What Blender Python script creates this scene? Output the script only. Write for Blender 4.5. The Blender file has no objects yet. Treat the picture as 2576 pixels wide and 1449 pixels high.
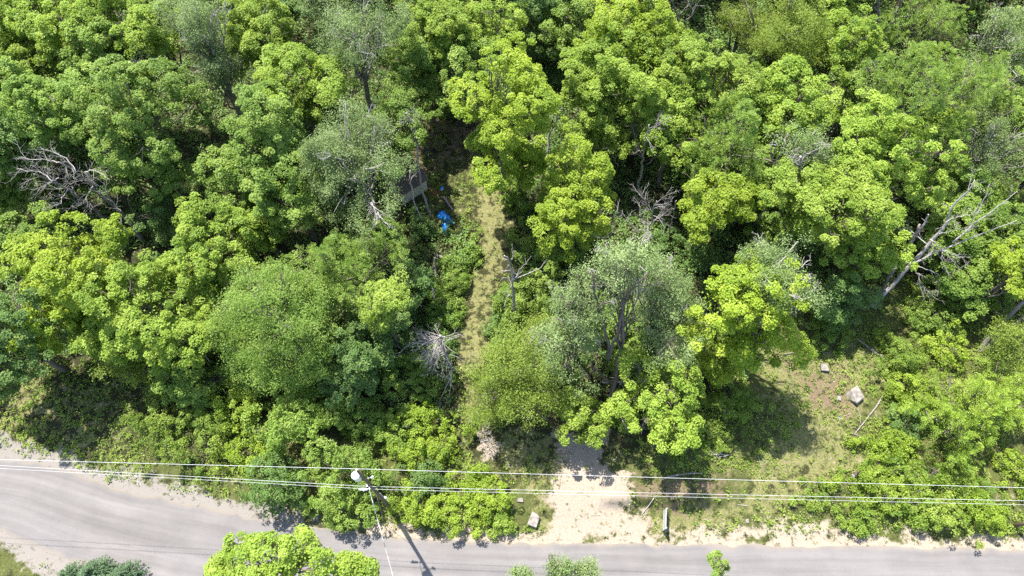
import bpy, math
import numpy as np
from mathutils import Vector

S = bpy.context.scene
C = S.collection
R = math.radians

# ------------------------------------------------------------------ camera, world, sun, exposure
CAM_H, TILT, F, W, H = 60.0, 26.4, 1773.0, 2576.0, 1449.0
cam_d = bpy.data.cameras.new('camera')
cam_d.sensor_width = 36.0
cam_d.lens = 36.0 * F / W
cam_d.clip_end = 2000.0
cam = bpy.data.objects.new('camera', cam_d)
C.objects.link(cam)
cam.location = (0, 0, CAM_H)
cam.rotation_euler = (R(TILT), 0, 0)
S.camera = cam

SUN_EL, SUN_DIR = R(62.0), Vector((-0.565, 0.825, 0)).normalized()     # horizontal direction towards the sun
world = bpy.data.worlds.new('World')
S.world = world
world.use_nodes = True
wn = world.node_tree
wn.nodes.clear()
sky = wn.nodes.new('ShaderNodeTexSky')
sky.sky_type = 'NISHITA'
sky.sun_disc = False
sky.sun_elevation = SUN_EL
sky.sun_rotation = math.atan2(SUN_DIR.x, SUN_DIR.y)
bg = wn.nodes.new('ShaderNodeBackground')
bg.inputs['Strength'].default_value = 0.14
wo = wn.nodes.new('ShaderNodeOutputWorld')
wn.links.new(sky.outputs[0], bg.inputs['Color'])
wn.links.new(bg.outputs[0], wo.inputs['Surface'])

sun_d = bpy.data.lights.new('sun', 'SUN')
sun_d.energy = 4.6
sun_d.angle = R(0.53)
sun_d.color = (1.0, 0.955, 0.88)
sun = bpy.data.objects.new('sun', sun_d)
C.objects.link(sun)
sv = Vector((SUN_DIR.x * math.cos(SUN_EL), SUN_DIR.y * math.cos(SUN_EL), math.sin(SUN_EL)))
sun.rotation_euler = sv.to_track_quat('Z', 'Y').to_euler()
sun.location = sv * 150

S.view_settings.view_transform = 'Standard'
S.view_settings.look = 'None'
S.view_settings.gamma = 1.0
S.view_settings.use_curve_mapping = False
S.view_settings.exposure = 1.8
S.cycles.use_denoising = False          # the leaf-to-leaf grain is real detail
S.cycles.max_bounces = 9
S.cycles.diffuse_bounces = 6
S.cycles.glossy_bounces = 2
S.cycles.transmission_bounces = 6
S.cycles.transparent_max_bounces = 4

# ------------------------------------------------------------------ survey helpers: a sighting (u, v) at height z gives a place on site
_t = math.radians(TILT)
FW = np.array([0, math.sin(_t), -math.cos(_t)]); UP = np.array([0, math.cos(_t), math.sin(_t)]); RT = np.array([1.0, 0, 0])


def at(u, v, z=0.0):
    d = FW * F + RT * (u - W / 2) - UP * (v - H / 2)
    return np.array([0, 0, CAM_H]) + d * ((z - CAM_H) / d[2])


def per_px(u, v, z):
    p = at(u, v, z)
    return float((p - np.array([0, 0, CAM_H])) @ FW) / F


def poly(pts, z=0.0):
    return np.array([at(u, v, z)[:2] for u, v in pts])


rng = np.random.default_rng(7)


def _hash(ix, iy, s):
    n = (ix.astype(np.int64) * 374761393 + iy.astype(np.int64) * 668265263 + s * 974711) & 0x7fffffff
    n = ((n ^ (n >> 13)) * 1274126177) & 0x7fffffff
    n = n ^ (n >> 16)
    return (n & 0xffff) / 65535.0


def noise(x, y, scale=1.0, seed=0, octs=3):
    x = np.asarray(x, float) / scale; y = np.asarray(y, float) / scale
    out = 0; amp = 1; tot = 0
    for o in range(octs):
        ix = np.floor(x); iy = np.floor(y); fx = x - ix; fy = y - iy
        fx = fx * fx * (3 - 2 * fx); fy = fy * fy * (3 - 2 * fy)
        a = _hash(ix, iy, seed + o); b = _hash(ix + 1, iy, seed + o); c = _hash(ix, iy + 1, seed + o); d = _hash(ix + 1, iy + 1, seed + o)
        out = out + amp * (a + (b - a) * fx + (c - a) * fy + (a - b - c + d) * fx * fy)
        tot += amp; amp *= .5; x = x * 2.03 + 11.3; y = y * 2.03 - 7.1
    return out / tot


def sdf(x, y, P):
    """signed distance to polygon P (negative inside)"""
    x = np.asarray(x, float); y = np.asarray(y, float)
    d = np.full(x.shape, 1e9); ins = np.zeros(x.shape, bool)
    n = len(P)
    for i in range(n):
        a = P[i]; b = P[(i + 1) % n]
        e = b - a
        wx = x - a[0]; wy = y - a[1]
        t = np.clip((wx * e[0] + wy * e[1]) / max(e @ e, 1e-9), 0, 1)
        d = np.minimum(d, (wx - e[0] * t) ** 2 + (wy - e[1] * t) ** 2)
        c = (a[1] > y) != (b[1] > y)
        with np.errstate(divide='ignore', invalid='ignore'):
            xi = a[0] + (y - a[1]) / (b[1] - a[1] if b[1] != a[1] else 1e-9) * e[0]
        ins ^= c & (x < xi)
    d = np.sqrt(d)
    return np.where(ins, -d, d)


def smooth(a, b, v):
    t = np.clip((v - a) / (b - a), 0, 1)
    return t * t * (3 - 2 * t)


# ------------------------------------------------------------------ materials
def new_mat(name):
    m = bpy.data.materials.new(name)
    m.use_nodes = True
    nt = m.node_tree
    nt.nodes.clear()
    out = nt.nodes.new('ShaderNodeOutputMaterial')
    return m, nt, out


def N(nt, t, **kw):
    n = nt.nodes.new('ShaderNode' + t)
    for k, v in kw.items():
        if k.startswith('i_'):
            n.inputs[k[2:].replace('_', ' ')].default_value = v
        else:
            setattr(n, k, v)
    return n


def ramp(nt, stops, fac):
    r = nt.nodes.new('ShaderNodeValToRGB')
    e = r.color_ramp.elements
    while len(e) < len(stops):
        e.new(0.5)
    for el, (p, c) in zip(e, stops):
        el.position = p; el.color = (*c, 1)
    nt.links.new(fac, r.inputs[0])
    return r.outputs[0]


def leaf_mat(name, lo, mid, hi, trans=0.3, rough=0.5, spec=0.35):
    """leaf: per-leaf 'tint' picks between three real leaf colours; thin, so some light passes through"""
    m, nt, out = new_mat(name)
    L = nt.links
    a = N(nt, 'Attribute', attribute_name='tint')
    col = ramp(nt, [(0.0, lo), (0.5, mid), (1.0, hi)], a.outputs['Fac'])
    oi = N(nt, 'ObjectInfo')
    mr = N(nt, 'MapRange', i_To_Min=0.9, i_To_Max=1.1)
    L.new(oi.outputs['Random'], mr.inputs['Value'])
    hs = N(nt, 'HueSaturation')
    L.new(mr.outputs[0], hs.inputs['Value'])
    L.new(col, hs.inputs['Color'])
    p = N(nt, 'BsdfPrincipled', i_Roughness=rough)
    p.inputs['Specular IOR Level'].default_value = spec
    L.new(hs.outputs[0], p.inputs['Base Color'])
    tr = N(nt, 'BsdfTranslucent')
    hs2 = N(nt, 'HueSaturation', i_Hue=0.485, i_Saturation=1.1, i_Value=1.25)
    L.new(hs.outputs[0], hs2.inputs['Color'])
    L.new(hs2.outputs[0], tr.inputs['Color'])
    mx = N(nt, 'MixShader', i_Fac=trans)
    L.new(p.outputs[0], mx.inputs[1]); L.new(tr.outputs[0], mx.inputs[2])
    L.new(mx.outputs[0], out.inputs['Surface'])
    return m


def rough_mat(name, c1, c2, scale=6.0, rough=0.9, stretch=(1, 1, 1), bump=0.3, spec=0.2, metallic=0.0, detail=5.0):
    m, nt, out = new_mat(name)
    L = nt.links
    tc = N(nt, 'TexCoord')
    mp = N(nt, 'Mapping')
    mp.inputs['Scale'].default_value = stretch
    L.new(tc.outputs['Object'], mp.inputs[0])
    nz = N(nt, 'TexNoise', i_Scale=scale, i_Detail=detail)
    L.new(mp.outputs[0], nz.inputs['Vector'])
    col = ramp(nt, [(0.32, c1), (0.68, c2)], nz.outputs['Fac'])
    p = N(nt, 'BsdfPrincipled', i_Roughness=rough, i_Metallic=metallic)
    p.inputs['Specular IOR Level'].default_value = spec
    L.new(col, p.inputs['Base Color'])
    if bump:
        b = N(nt, 'Bump', i_Strength=bump, i_Distance=0.05)
        L.new(nz.outputs['Fac'], b.inputs['Height'])
        L.new(b.outputs[0], p.inputs['Normal'])
    L.new(p.outputs[0], out.inputs['Surface'])
    return m


M = {}
M['lime'] = leaf_mat('lime_leaves', (0.1461, 0.2259, 0.0166), (0.2592, 0.3558, 0.0315), (0.3676, 0.4424, 0.0554), 0.5)
M['yell'] = leaf_mat('yellow_green_leaves', (0.1212, 0.1980, 0.0194), (0.2212, 0.3178, 0.0389), (0.3265, 0.4115, 0.0706), 0.48)
M['mid'] = leaf_mat('mid_green_leaves', (0.0927, 0.1693, 0.0207), (0.1769, 0.2699, 0.0415), (0.2738, 0.3599, 0.0758), 0.46)
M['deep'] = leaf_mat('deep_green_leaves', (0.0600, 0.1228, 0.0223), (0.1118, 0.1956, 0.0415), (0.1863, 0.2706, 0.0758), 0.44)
M['grey'] = leaf_mat('grey_green_leaves', (0.1043, 0.1585, 0.0426), (0.1795, 0.2490, 0.0819), (0.2588, 0.3260, 0.1310), 0.38, 0.5, 0.3)
M['olive'] = leaf_mat('olive_leaves', (0.1068, 0.1626, 0.0166), (0.1795, 0.2490, 0.0323), (0.2564, 0.3302, 0.0601), 0.44)
M['soft'] = leaf_mat('soft_green_leaves', (0.0968, 0.1734, 0.0235), (0.1758, 0.2704, 0.0454), (0.2617, 0.3457, 0.0798), 0.46)
M['bram'] = leaf_mat('bramble_leaves', (0.1223, 0.2015, 0.0168), (0.2211, 0.3145, 0.0302), (0.3199, 0.4079, 0.0546), 0.46)
M['weed'] = leaf_mat('weed_leaves', (0.0922, 0.1623, 0.0185), (0.1807, 0.2656, 0.0353), (0.2869, 0.3574, 0.0672), 0.46)
M['dry'] = leaf_mat('dry_grass_blades', (0.0638, 0.1140, 0.0165), (0.1275, 0.1662, 0.0375), (0.2210, 0.2185, 0.0825), 0.2)
M['fern'] = leaf_mat('spruce_needles', (0.03, 0.07, 0.025), (0.06, 0.11, 0.045), (0.11, 0.16, 0.075), 0.15)
M['daisy'] = leaf_mat('white_petals', (0.7, 0.7, 0.66), (0.78, 0.78, 0.74), (0.82, 0.8, 0.6), 0.1)
M['bark'] = rough_mat('grey_brown_bark', (0.0588, 0.0470, 0.0370), (0.1680, 0.1428, 0.1176), 5, stretch=(4, 4, .7), bump=.6)
M['pale_bark'] = rough_mat('pale_grey_bark', (0.1436, 0.1268, 0.1057), (0.3042, 0.2831, 0.2535), 4, stretch=(3, 3, .8), bump=.5)
M['dead'] = rough_mat('bleached_dead_wood', (0.1590, 0.1403, 0.1263), (0.3927, 0.3646, 0.3366), 5, stretch=(3, 3, .6), bump=.4)
M['dead_dark'] = rough_mat('weathered_dead_wood', (0.1080, 0.0900, 0.0765), (0.2610, 0.2340, 0.2115), 5, stretch=(3, 3, .6), bump=.5)
M['rock'] = rough_mat('pale_granite', (0.1122, 0.0990, 0.0858), (0.2376, 0.2178, 0.1914), 3.0, bump=.4)
M['pole'] = rough_mat('creosote_pole_wood', (0.0750, 0.0562, 0.0375), (0.1800, 0.1350, 0.0825), 5, stretch=(5, 5, .3), bump=.3)
M['metal'] = rough_mat('white_enamel_metal', (0.68, 0.69, 0.70), (0.80, 0.80, 0.80), 3, rough=.35, bump=0, spec=.5)
M['galv'] = rough_mat('galvanised_steel', (0.2040, 0.2100, 0.2160), (0.3120, 0.3180, 0.3240), 8, rough=.4, bump=0, spec=.5, metallic=.4)
M['ceramic'] = rough_mat('glazed_porcelain', (0.6, 0.6, 0.6), (0.75, 0.75, 0.74), 4, rough=.2, bump=0, spec=.5)
M['wire'] = rough_mat('bare_aluminium_wire', (0.3600, 0.3650, 0.3650), (0.4100, 0.4100, 0.4100), 2, rough=.45, bump=0, spec=.6)
M['cable'] = rough_mat('black_service_cable', (0.05, 0.05, 0.05), (0.6, 0.6, 0.6), 1.6, rough=.5, bump=0, detail=0)
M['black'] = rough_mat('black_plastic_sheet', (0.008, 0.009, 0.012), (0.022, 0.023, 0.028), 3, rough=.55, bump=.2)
M['wall'] = rough_mat('beige_painted_boards', (0.4960, 0.4440, 0.3440), (0.5760, 0.5240, 0.4160), 2, stretch=(1, 1, 4), bump=.1)
M['roof'] = rough_mat('brown_asphalt_shingles', (0.060, 0.046, 0.038), (0.115, 0.09, 0.075), 9, bump=.4)
M['trim'] = rough_mat('dark_trim_board', (0.05, 0.043, 0.035), (0.09, 0.075, 0.06), 6)
M['white'] = rough_mat('weathered_white_paint', (0.3000, 0.3000, 0.2900), (0.3900, 0.3900, 0.3800), 3, rough=.5, bump=0)
M['rust'] = rough_mat('rust_red_tin', (0.07, 0.028, 0.018), (0.15, 0.055, 0.03), 5)
M['pipe'] = rough_mat('dark_brown_pipe', (0.035, 0.028, 0.022), (0.075, 0.06, 0.045), 6, rough=.6)
M['rut'] = rough_mat('soil_clod', (0.16, 0.10, 0.055), (0.30, 0.21, 0.13), 5)


def tarp_mat():
    m, nt, out = new_mat('blue_plastic_tarp')
    nz = N(nt, 'TexNoise', i_Scale=3.0, i_Detail=3.0)
    col = ramp(nt, [(0.3, (0.002, 0.10, 0.42)), (0.7, (0.01, 0.22, 0.62))], nz.outputs['Fac'])
    p = N(nt, 'BsdfPrincipled', i_Roughness=0.28)
    p.inputs['Specular IOR Level'].default_value = 0.7
    nt.links.new(col, p.inputs['Base Color'])
    nt.links.new(p.outputs[0], out.inputs['Surface'])
    return m


M['tarp'] = tarp_mat()


def ground_mat():
    m, nt, out = new_mat('forest_and_verge_soil')
    L = nt.links
    tc = N(nt, 'TexCoord')

    def nz(scale, detail=6.0, rough=0.6):
        n = N(nt, 'TexNoise', i_Scale=scale, i_Detail=detail, i_Roughness=rough)
        L.new(tc.outputs['Object'], n.inputs['Vector'])
        return n.outputs['Fac']

    def mixc(fac, a, b):
        x = N(nt, 'Mix', data_type='RGBA')
        L.new(fac, x.inputs['Factor']); L.new(a, x.inputs['A']); L.new(b, x.inputs['B'])
        return x.outputs['Result']

    def weight(attr, n, k=0.9, lo=0.34, hi=0.66):
        a = N(nt, 'Attribute', attribute_name=attr)
        s = N(nt, 'MapRange', i_From_Min=0.25, i_From_Max=0.75, i_To_Min=-k, i_To_Max=k)
        L.new(n, s.inputs['Value'])
        ad = N(nt, 'Math', operation='ADD')
        L.new(a.outputs['Fac'], ad.inputs[0]); L.new(s.outputs[0], ad.inputs[1])
        r = N(nt, 'MapRange', i_From_Min=lo, i_From_Max=hi)
        L.new(ad.outputs[0], r.inputs['Value'])
        return r.outputs[0]

    n1, n2, n3, n4 = nz(0.55), nz(1.9), nz(7.0, 8, .7), nz(26.0, 4, .7)
    leafy = ramp(nt, [(0.25, (0.0120, 0.0105, 0.0060)), (0.48, (0.0285, 0.0240, 0.0128)), (0.6, (0.0210, 0.0338, 0.0097)), (0.8, (0.0638, 0.0488, 0.0300))], n3)
    green = ramp(nt, [(0.25, (0.0224, 0.0306, 0.0086)), (0.45, (0.0485, 0.0619, 0.0157)), (0.6, (0.0785, 0.0765, 0.0286)), (0.8, (0.1421, 0.1129, 0.0608))], n3)
    thatch = ramp(nt, [(0.22, (0.0472, 0.0562, 0.0155)), (0.42, (0.0911, 0.0990, 0.0328)), (0.55, (0.1414, 0.1320, 0.0568)), (0.8, (0.2137, 0.1816, 0.0984))], n3)
    sand = ramp(nt, [(0.2, (0.1421, 0.1118, 0.0788)), (0.45, (0.2201, 0.1793, 0.1359)), (0.8, (0.2911, 0.2471, 0.2038))], n3)
    gravel = ramp(nt, [(0.25, (0.0965, 0.0837, 0.0740)), (0.5, (0.1609, 0.1449, 0.1288)), (0.75, (0.2446, 0.2221, 0.1995))], n4)
    rust = ramp(nt, [(0.25, (0.0600, 0.0440, 0.0272)), (0.55, (0.1200, 0.0896, 0.0560)), (0.8, (0.1960, 0.1520, 0.1000))], n3)
    nb = N(nt, 'TexNoise', i_Scale=1.3, i_Detail=9.0, i_Roughness=.72)
    L.new(tc.outputs['Object'], nb.inputs['Vector'])
    nb = nb.outputs['Fac']
    c = mixc(weight('weedy', nb), leafy, green)
    c = mixc(weight('grass', nb, 1.15), c, thatch)
    c = mixc(weight('soil', nb), c, rust)
    c = mixc(weight('gravel', nb, .7), c, gravel)
    c = mixc(weight('sand', nb, .75), c, sand)
    p = N(nt, 'BsdfPrincipled', i_Roughness=0.95)
    p.inputs['Specular IOR Level'].default_value = 0.1
    L.new(c, p.inputs['Base Color'])
    b = N(nt, 'Bump', i_Strength=0.6, i_Distance=0.08)
    L.new(n3, b.inputs['Height'])
    L.new(b.outputs[0], p.inputs['Normal'])
    L.new(p.outputs[0], out.inputs['Surface'])
    return m


def road_mat():
    m, nt, out = new_mat('worn_grey_asphalt')
    L = nt.links
    u = N(nt, 'Attribute', attribute_name='along'); v = N(nt, 'Attribute', attribute_name='across')
    cx = N(nt, 'CombineXYZ')
    s1 = N(nt, 'Math', operation='MULTIPLY'); s1.inputs[1].default_value = 0.045
    L.new(u.outputs['Fac'], s1.inputs[0])
    L.new(s1.outputs[0], cx.inputs[0]); L.new(v.outputs['Fac'], cx.inputs[1])
    band = N(nt, 'TexNoise', i_Scale=1.15, i_Detail=5.0, i_Roughness=.55)
    L.new(cx.outputs[0], band.inputs['Vector'])
    tc = N(nt, 'TexCoord')
    fine = N(nt, 'TexNoise', i_Scale=22.0, i_Detail=5.0, i_Roughness=.75)
    L.new(tc.outputs['Object'], fine.inputs['Vector'])
    blot = N(nt, 'TexNoise', i_Scale=0.5, i_Detail=7.0, i_Roughness=.6)
    L.new(tc.outputs['Object'], blot.inputs['Vector'])
    col = ramp(nt, [(0.30, (0.0983, 0.0911, 0.0870)), (0.5, (0.1240, 0.1152, 0.1112)), (0.70, (0.1506, 0.1410, 0.1354))], band.outputs['Fac'])
    f2 = ramp(nt, [(0.25, (0.80, 0.80, 0.80)), (0.75, (1.16, 1.16, 1.16))], fine.outputs['Fac'])
    f3 = ramp(nt, [(0.3, (0.90, 0.90, 0.905)), (0.7, (1.08, 1.075, 1.07))], blot.outputs['Fac'])
    x1 = N(nt, 'Mix', data_type='RGBA', blend_type='MULTIPLY'); x1.inputs['Factor'].default_value = 1
    x2 = N(nt, 'Mix', data_type='RGBA', blend_type='MULTIPLY'); x2.inputs['Factor'].default_value = 1
    L.new(col, x1.inputs['A']); L.new(f2, x1.inputs['B'])
    L.new(x1.outputs['Result'], x2.inputs['A']); L.new(f3, x2.inputs['B'])
    # sand blown along the edge
    e = N(nt, 'Attribute', attribute_name='edge')
    ad = N(nt, 'Math', operation='ADD')
    L.new(e.outputs['Fac'], ad.inputs[0]); L.new(blot.outputs['Fac'], ad.inputs[1])
    er = N(nt, 'MapRange', i_From_Min=1.0, i_From_Max=1.5, i_To_Max=0.75)
    L.new(ad.outputs[0], er.inputs['Value'])
    x3 = N(nt, 'Mix', data_type='RGBA')
    x3.inputs['B'].default_value = (0.165, 0.14, 0.11, 1)
    L.new(er.outputs[0], x3.inputs['Factor']); L.new(x2.outputs['Result'], x3.inputs['A'])
    p = N(nt, 'BsdfPrincipled', i_Roughness=0.85)
    p.inputs['Specular IOR Level'].default_value = 0.25
    L.new(x3.outputs['Result'], p.inputs['Base Color'])
    b = N(nt, 'Bump', i_Strength=0.25, i_Distance=0.02)
    L.new(fine.outputs['Fac'], b.inputs['Height'])
    L.new(b.outputs[0], p.inputs['Normal'])
    L.new(p.outputs[0], out.inputs['Surface'])
    return m


M['ground'] = ground_mat()
M['road'] = road_mat()


# ------------------------------------------------------------------ object helpers
def mesh_obj(name, verts, faces, mat, parent=None, attrs=None, smooth_shade=False, fsize=None):
    """verts (n,3) array; faces (m,k) array of one size or a list of arrays of several sizes"""
    me = bpy.data.meshes.new(name)
    verts = np.asarray(verts, np.float32)
    if isinstance(faces, np.ndarray):
        faces = [faces]
    idx = np.concatenate([f.ravel() for f in faces]).astype(np.int32)
    tot = np.concatenate([np.full(len(f), f.shape[1]) for f in faces]).astype(np.int32)
    start = np.concatenate([[0], np.cumsum(tot)[:-1]]).astype(np.int32)
    me.vertices.add(len(verts)); me.vertices.foreach_set('co', verts.ravel())
    me.loops.add(len(idx)); me.loops.foreach_set('vertex_index', idx)
    me.polygons.add(len(tot)); me.polygons.foreach_set('loop_start', start); me.polygons.foreach_set('loop_total', tot)
    for k, v in (attrs or {}).items():
        a = me.attributes.new(k, 'FLOAT', 'POINT')
        a.data.foreach_set('value', np.asarray(v, np.float32))
    me.update(calc_edges=True)
    me.shade_smooth() if smooth_shade else me.shade_flat()
    me.materials.append(mat)
    o = bpy.data.objects.new(name, me)
    C.objects.link(o)
    if parent is not None:
        o.parent = parent
    return o


def empty(name, loc):
    o = bpy.data.objects.new(name, None)
    o.empty_display_size = 0.5
    o.location = [float(v) for v in loc]
    C.objects.link(o)
    return o


def tag(o, label=None, cat=None, group=None, kind=None):
    if label: o['label'] = label
    if cat: o['category'] = cat
    if group: o['group'] = group
    if kind: o['kind'] = kind
    return o


class MB:
    """collects tubes, boxes and lathes into one mesh"""
    def __init__(s):
        s.v = []; s.q = []; s.t = []; s.n = 0

    def add(s, v, q=None, t=None):
        v = np.asarray(v, float)
        if q is not None and len(q): s.q.append(np.asarray(q, int) + s.n)
        if t is not None and len(t): s.t.append(np.asarray(t, int) + s.n)
        s.v.append(v); s.n += len(v)

    def tube(s, pts, rad, n=6, cap=True):
        pts = np.asarray(pts, float); k = len(pts)
        rad = np.broadcast_to(np.asarray(rad, float), (k,))
        tan = np.gradient(pts, axis=0)
        tan /= np.linalg.norm(tan, axis=1)[:, None] + 1e-9
        ref = np.array([0.0, 0, 1]) if abs(tan[:, 2]).mean() < .8 else np.array([1.0, 0, 0])
        a = np.cross(tan, ref); a /= np.linalg.norm(a, axis=1)[:, None] + 1e-9
        b = np.cross(tan, a)
        th = np.arange(n) * 2 * np.pi / n
        ring = (a[:, None, :] * np.cos(th)[None, :, None] + b[:, None, :] * np.sin(th)[None, :, None]) * rad[:, None, None]
        v = (pts[:, None, :] + ring).reshape(-1, 3)
        i = np.arange(k - 1)[:, None] * n; j = np.arange(n)[None, :]; j2 = (j + 1) % n
        q = np.stack([i + j, i + j2, i + n + j2, i + n + j], -1).reshape(-1, 4)
        t = []
        if cap:
            v = np.vstack([v, pts[:1], pts[-1:]])
            c0, c1 = k * n, k * n + 1
            jj = np.arange(n)
            t = np.vstack([np.stack([np.full(n, c0), (jj + 1) % n, jj], -1),
                           np.stack([np.full(n, c1), (k - 1) * n + jj, (k - 1) * n + (jj + 1) % n], -1)])
        s.add(v, q, t)

    def box(s, c, half, axes=None):
        c = np.asarray(c, float)
        A = np.eye(3) if axes is None else np.asarray(axes, float)
        sg = np.array([[x, y, z] for x in (-1, 1) for y in (-1, 1) for z in (-1, 1)], float)
        v = c + (sg * np.asarray(half)) @ A
        q = [[0, 1, 3, 2], [4, 6, 7, 5], [0, 4, 5, 1], [2, 3, 7, 6], [0, 2, 6, 4], [1, 5, 7, 3]]
        s.add(v, q)

    def build(s, name, mat, parent=None, smooth_shade=True):
        v = np.vstack(s.v)
        f = []
        if s.q: f.append(np.vstack(s.q))
        if s.t: f.append(np.vstack(s.t))
        if parent is not None:
            v = v - np.array(parent.location)
        return mesh_obj(name, v, f, mat, parent, smooth_shade=smooth_shade)


def unit(v):
    return v / (np.linalg.norm(v, axis=-1, keepdims=True) + 1e-9)


def leaf_quads(p, n, L, Wd, fold=0.25, ax=None, r=rng):
    """leaf-shaped kites: base, side, tip, side, creased along the midrib"""
    m = len(p)
    if ax is None:
        ax = r.normal(size=(m, 3))
    a = unit(ax - n * np.sum(ax * n, 1, keepdims=True))
    b = np.cross(n, a)
    L = np.broadcast_to(L, (m,))[:, None]; Wd = np.broadcast_to(Wd, (m,))[:, None]
    v = np.stack([p - a * L * .5, p + b * Wd * .5 + n * Wd * fold + a * L * .08, p + a * L * .5, p - b * Wd * .5 + n * Wd * fold + a * L * .08], 1).reshape(-1, 3)
    q = np.arange(4 * m).reshape(-1, 4)
    return v, q


def leaf_obj(name, parts, mat, parent=None):
    """parts: list of (verts, quads, tint per leaf)"""
    off = 0; V = []; Q = []; T = []
    for v, q, t in parts:
        V.append(v); Q.append(q + off); T.append(np.repeat(t, 4)); off += len(v)
    V = np.vstack(V)
    if parent is not None:
        V = V - np.array(parent.location)
    return mesh_obj(name, V, np.vstack(Q), mat, parent, {'tint': np.clip(np.concatenate(T), 0, 1)})


# ------------------------------------------------------------------ the lie of the land
road_top_px = [(-900, 1010), (-300, 1085), (0, 1150), (117, 1168), (187, 1193), (283, 1226), (367, 1246), (433, 1260), (644, 1303), (744, 1318), (844, 1334),
               (944, 1344), (1078, 1358), (1288, 1367), (1588, 1370), (1788, 1373), (1932, 1374), (2200, 1377), (2576, 1381), (3300, 1392), (5200, 1420)]
road_low_px = [(-900, 1130), (-300, 1215), (0, 1338), (100, 1383), (200, 1420), (261, 1441), (400, 1478), (560, 1508), (760, 1530), (1000, 1545),
               (1300, 1552), (1788, 1558), (2576, 1566), (3300, 1576), (5200, 1600)]
RT_TOP, RT_LOW = poly(road_top_px), poly(road_low_px)
ROAD = np.vstack([RT_TOP, RT_LOW[::-1]])
PATH = poly([(1200, 430), (1275, 430), (1275, 500), (1280, 560), (1290, 640), (1265, 700), (1250, 760), (1235, 830), (1215, 900),
             (1205, 960), (1235, 1020), (1230, 1075), (1195, 1080), (1180, 1010), (1160, 930), (1155, 850), (1165, 770), (1190, 700), (1205, 640), (1205, 560),
             (1195, 470)])
GRASS2 = poly([(1230, 1080), (1400, 1090), (1440, 1180), (1400, 1250), (1420, 1370), (1320, 1372), (1330, 1240), (1270, 1200)])
GRASS3 = poly([(1900, 900), (2060, 890), (2240, 900), (2290, 940), (2180, 1000), (2130, 1080), (2140, 1200), (1990, 1300), (1700, 1360), (1600, 1355), (1640, 1300), (1850, 1270), (1900, 1180),
               (1960, 1060)])
GRASS4 = poly([(0, 950), (320, 950), (300, 1120), (180, 1150), (0, 1120)])
SAND1 = poly([(1395, 1095), (1525, 1095), (1515, 1170), (1570, 1195), (1575, 1265), (1640, 1320), (1650, 1372), (1400, 1372), (1385, 1290), (1360, 1230), (1430, 1185)])
SAND3 = poly([(1640, 1340), (1760, 1335), (1840, 1320), (1930, 1290), (2080, 1305), (2130, 1350), (2340, 1362), (2576, 1362), (2576, 1380), (1840, 1374), (1640, 1371)])
SAND2 = poly([(1185, 1075), (1240, 1070), (1260, 1130), (1250, 1170), (1195, 1150)])
SOIL1 = poly([(1540, 1195), (1690, 1200), (1830, 1195), (1850, 1250), (1700, 1290), (1590, 1260)])
SOIL2 = poly([(1985, 930), (2120, 940), (2160, 1000), (2120, 1060), (2030, 1030)])
SOIL3 = poly([(1040, 290), (1220, 280), (1250, 380), (1160, 420), (1060, 460), (1030, 400)])
CLEAR = poly([(1020, 290), (1230, 290), (1300, 420), (1290, 540), (1100, 560), (1010, 500)])
RIGHT_OPEN = poly([(1880, 800), (2300, 740), (2576, 900), (2700, 1400), (1560, 1400), (1560, 1180), (1850, 1130)])


def gh(x, y):
    x = np.asarray(x, float); y = np.asarray(y, float)
    dr = sdf(x, y, ROAD)
    off = smooth(0.2, 5.0, dr)
    h = off * (0.55 * noise(x, y, 7.0, 3, 2) + 0.18 * noise(x, y, 1.7, 5, 2) + 0.10)
    up = np.maximum(y - 12, 0)
    h = h + off * 0.012 * up
    # cut bank behind the pull-off
    edge = at(1700, 1292)[1] + 0.5 * noise(x, x * 0, 1.3, 9, 2)
    s = smooth(0, 0.7, y - edge) * smooth(6.6, 8.4, x) * (1 - smooth(15.0, 18.5, x)) * (1 - smooth(6.0, 11.0, y - edge))
    return h + 0.8 * s


def ghs(x, y):
    return float(gh(np.array([x]), np.array([y]))[0])


def on(u, v, dz=0.0):
    """a sighting brought down onto the ground"""
    p = at(u, v, 0)
    for _ in range(3):
        p = at(u, v, ghs(p[0], p[1]))
    p[2] += dz
    return p


def site(x, y):
    """soil weights"""
    n = noise(x, y, 2.2, 21, 3) - 0.5
    dr = sdf(x, y, ROAD)
    j = n * 2.6
    sh = 1 - smooth(0.6, 2.2, dr + j)
    left = 1 - smooth(-24, -14, x)
    gravel = sh * (0.35 + 0.5 * left)
    sand = np.maximum(1 - smooth(-1.2, 1.2, sdf(x, y, SAND1) + j), .85 * (1 - smooth(-1.0, 1.0, sdf(x, y, SAND2) + j)))
    sand = np.maximum(sand, .8 * (1 - smooth(-0.9, 0.9, sdf(x, y, SAND3) + j)))
    sand = np.maximum(sand, 0.75 * (1 - smooth(0.5, 1.7, dr + j)) * (x > -12))
    grass = 0 * x
    for P, k in ((PATH, .70), (GRASS2, .7), (GRASS3, .75), (GRASS4, .4)):
        grass = np.maximum(grass, k * (1 - smooth(-1.3, 1.3, sdf(x, y, P) + j)))
    soil = 0 * x
    for P, k in ((SOIL1, .6), (SOIL2, .72), (SOIL3, .6)):
        soil = np.maximum(soil, k * (1 - smooth(-1.3, 1.3, sdf(x, y, P) + j)))
    weedy = np.maximum(1 - smooth(10, 22, y + 6 * n), 0.6 * (1 - smooth(0, 3, sdf(x, y, CLEAR))))
    weedy = np.maximum(weedy, 1 - smooth(0, 3, sdf(x, y, RIGHT_OPEN)))
    return dict(grass=grass, sand=sand, gravel=gravel, soil=soil, weedy=weedy * 0.8)


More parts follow.
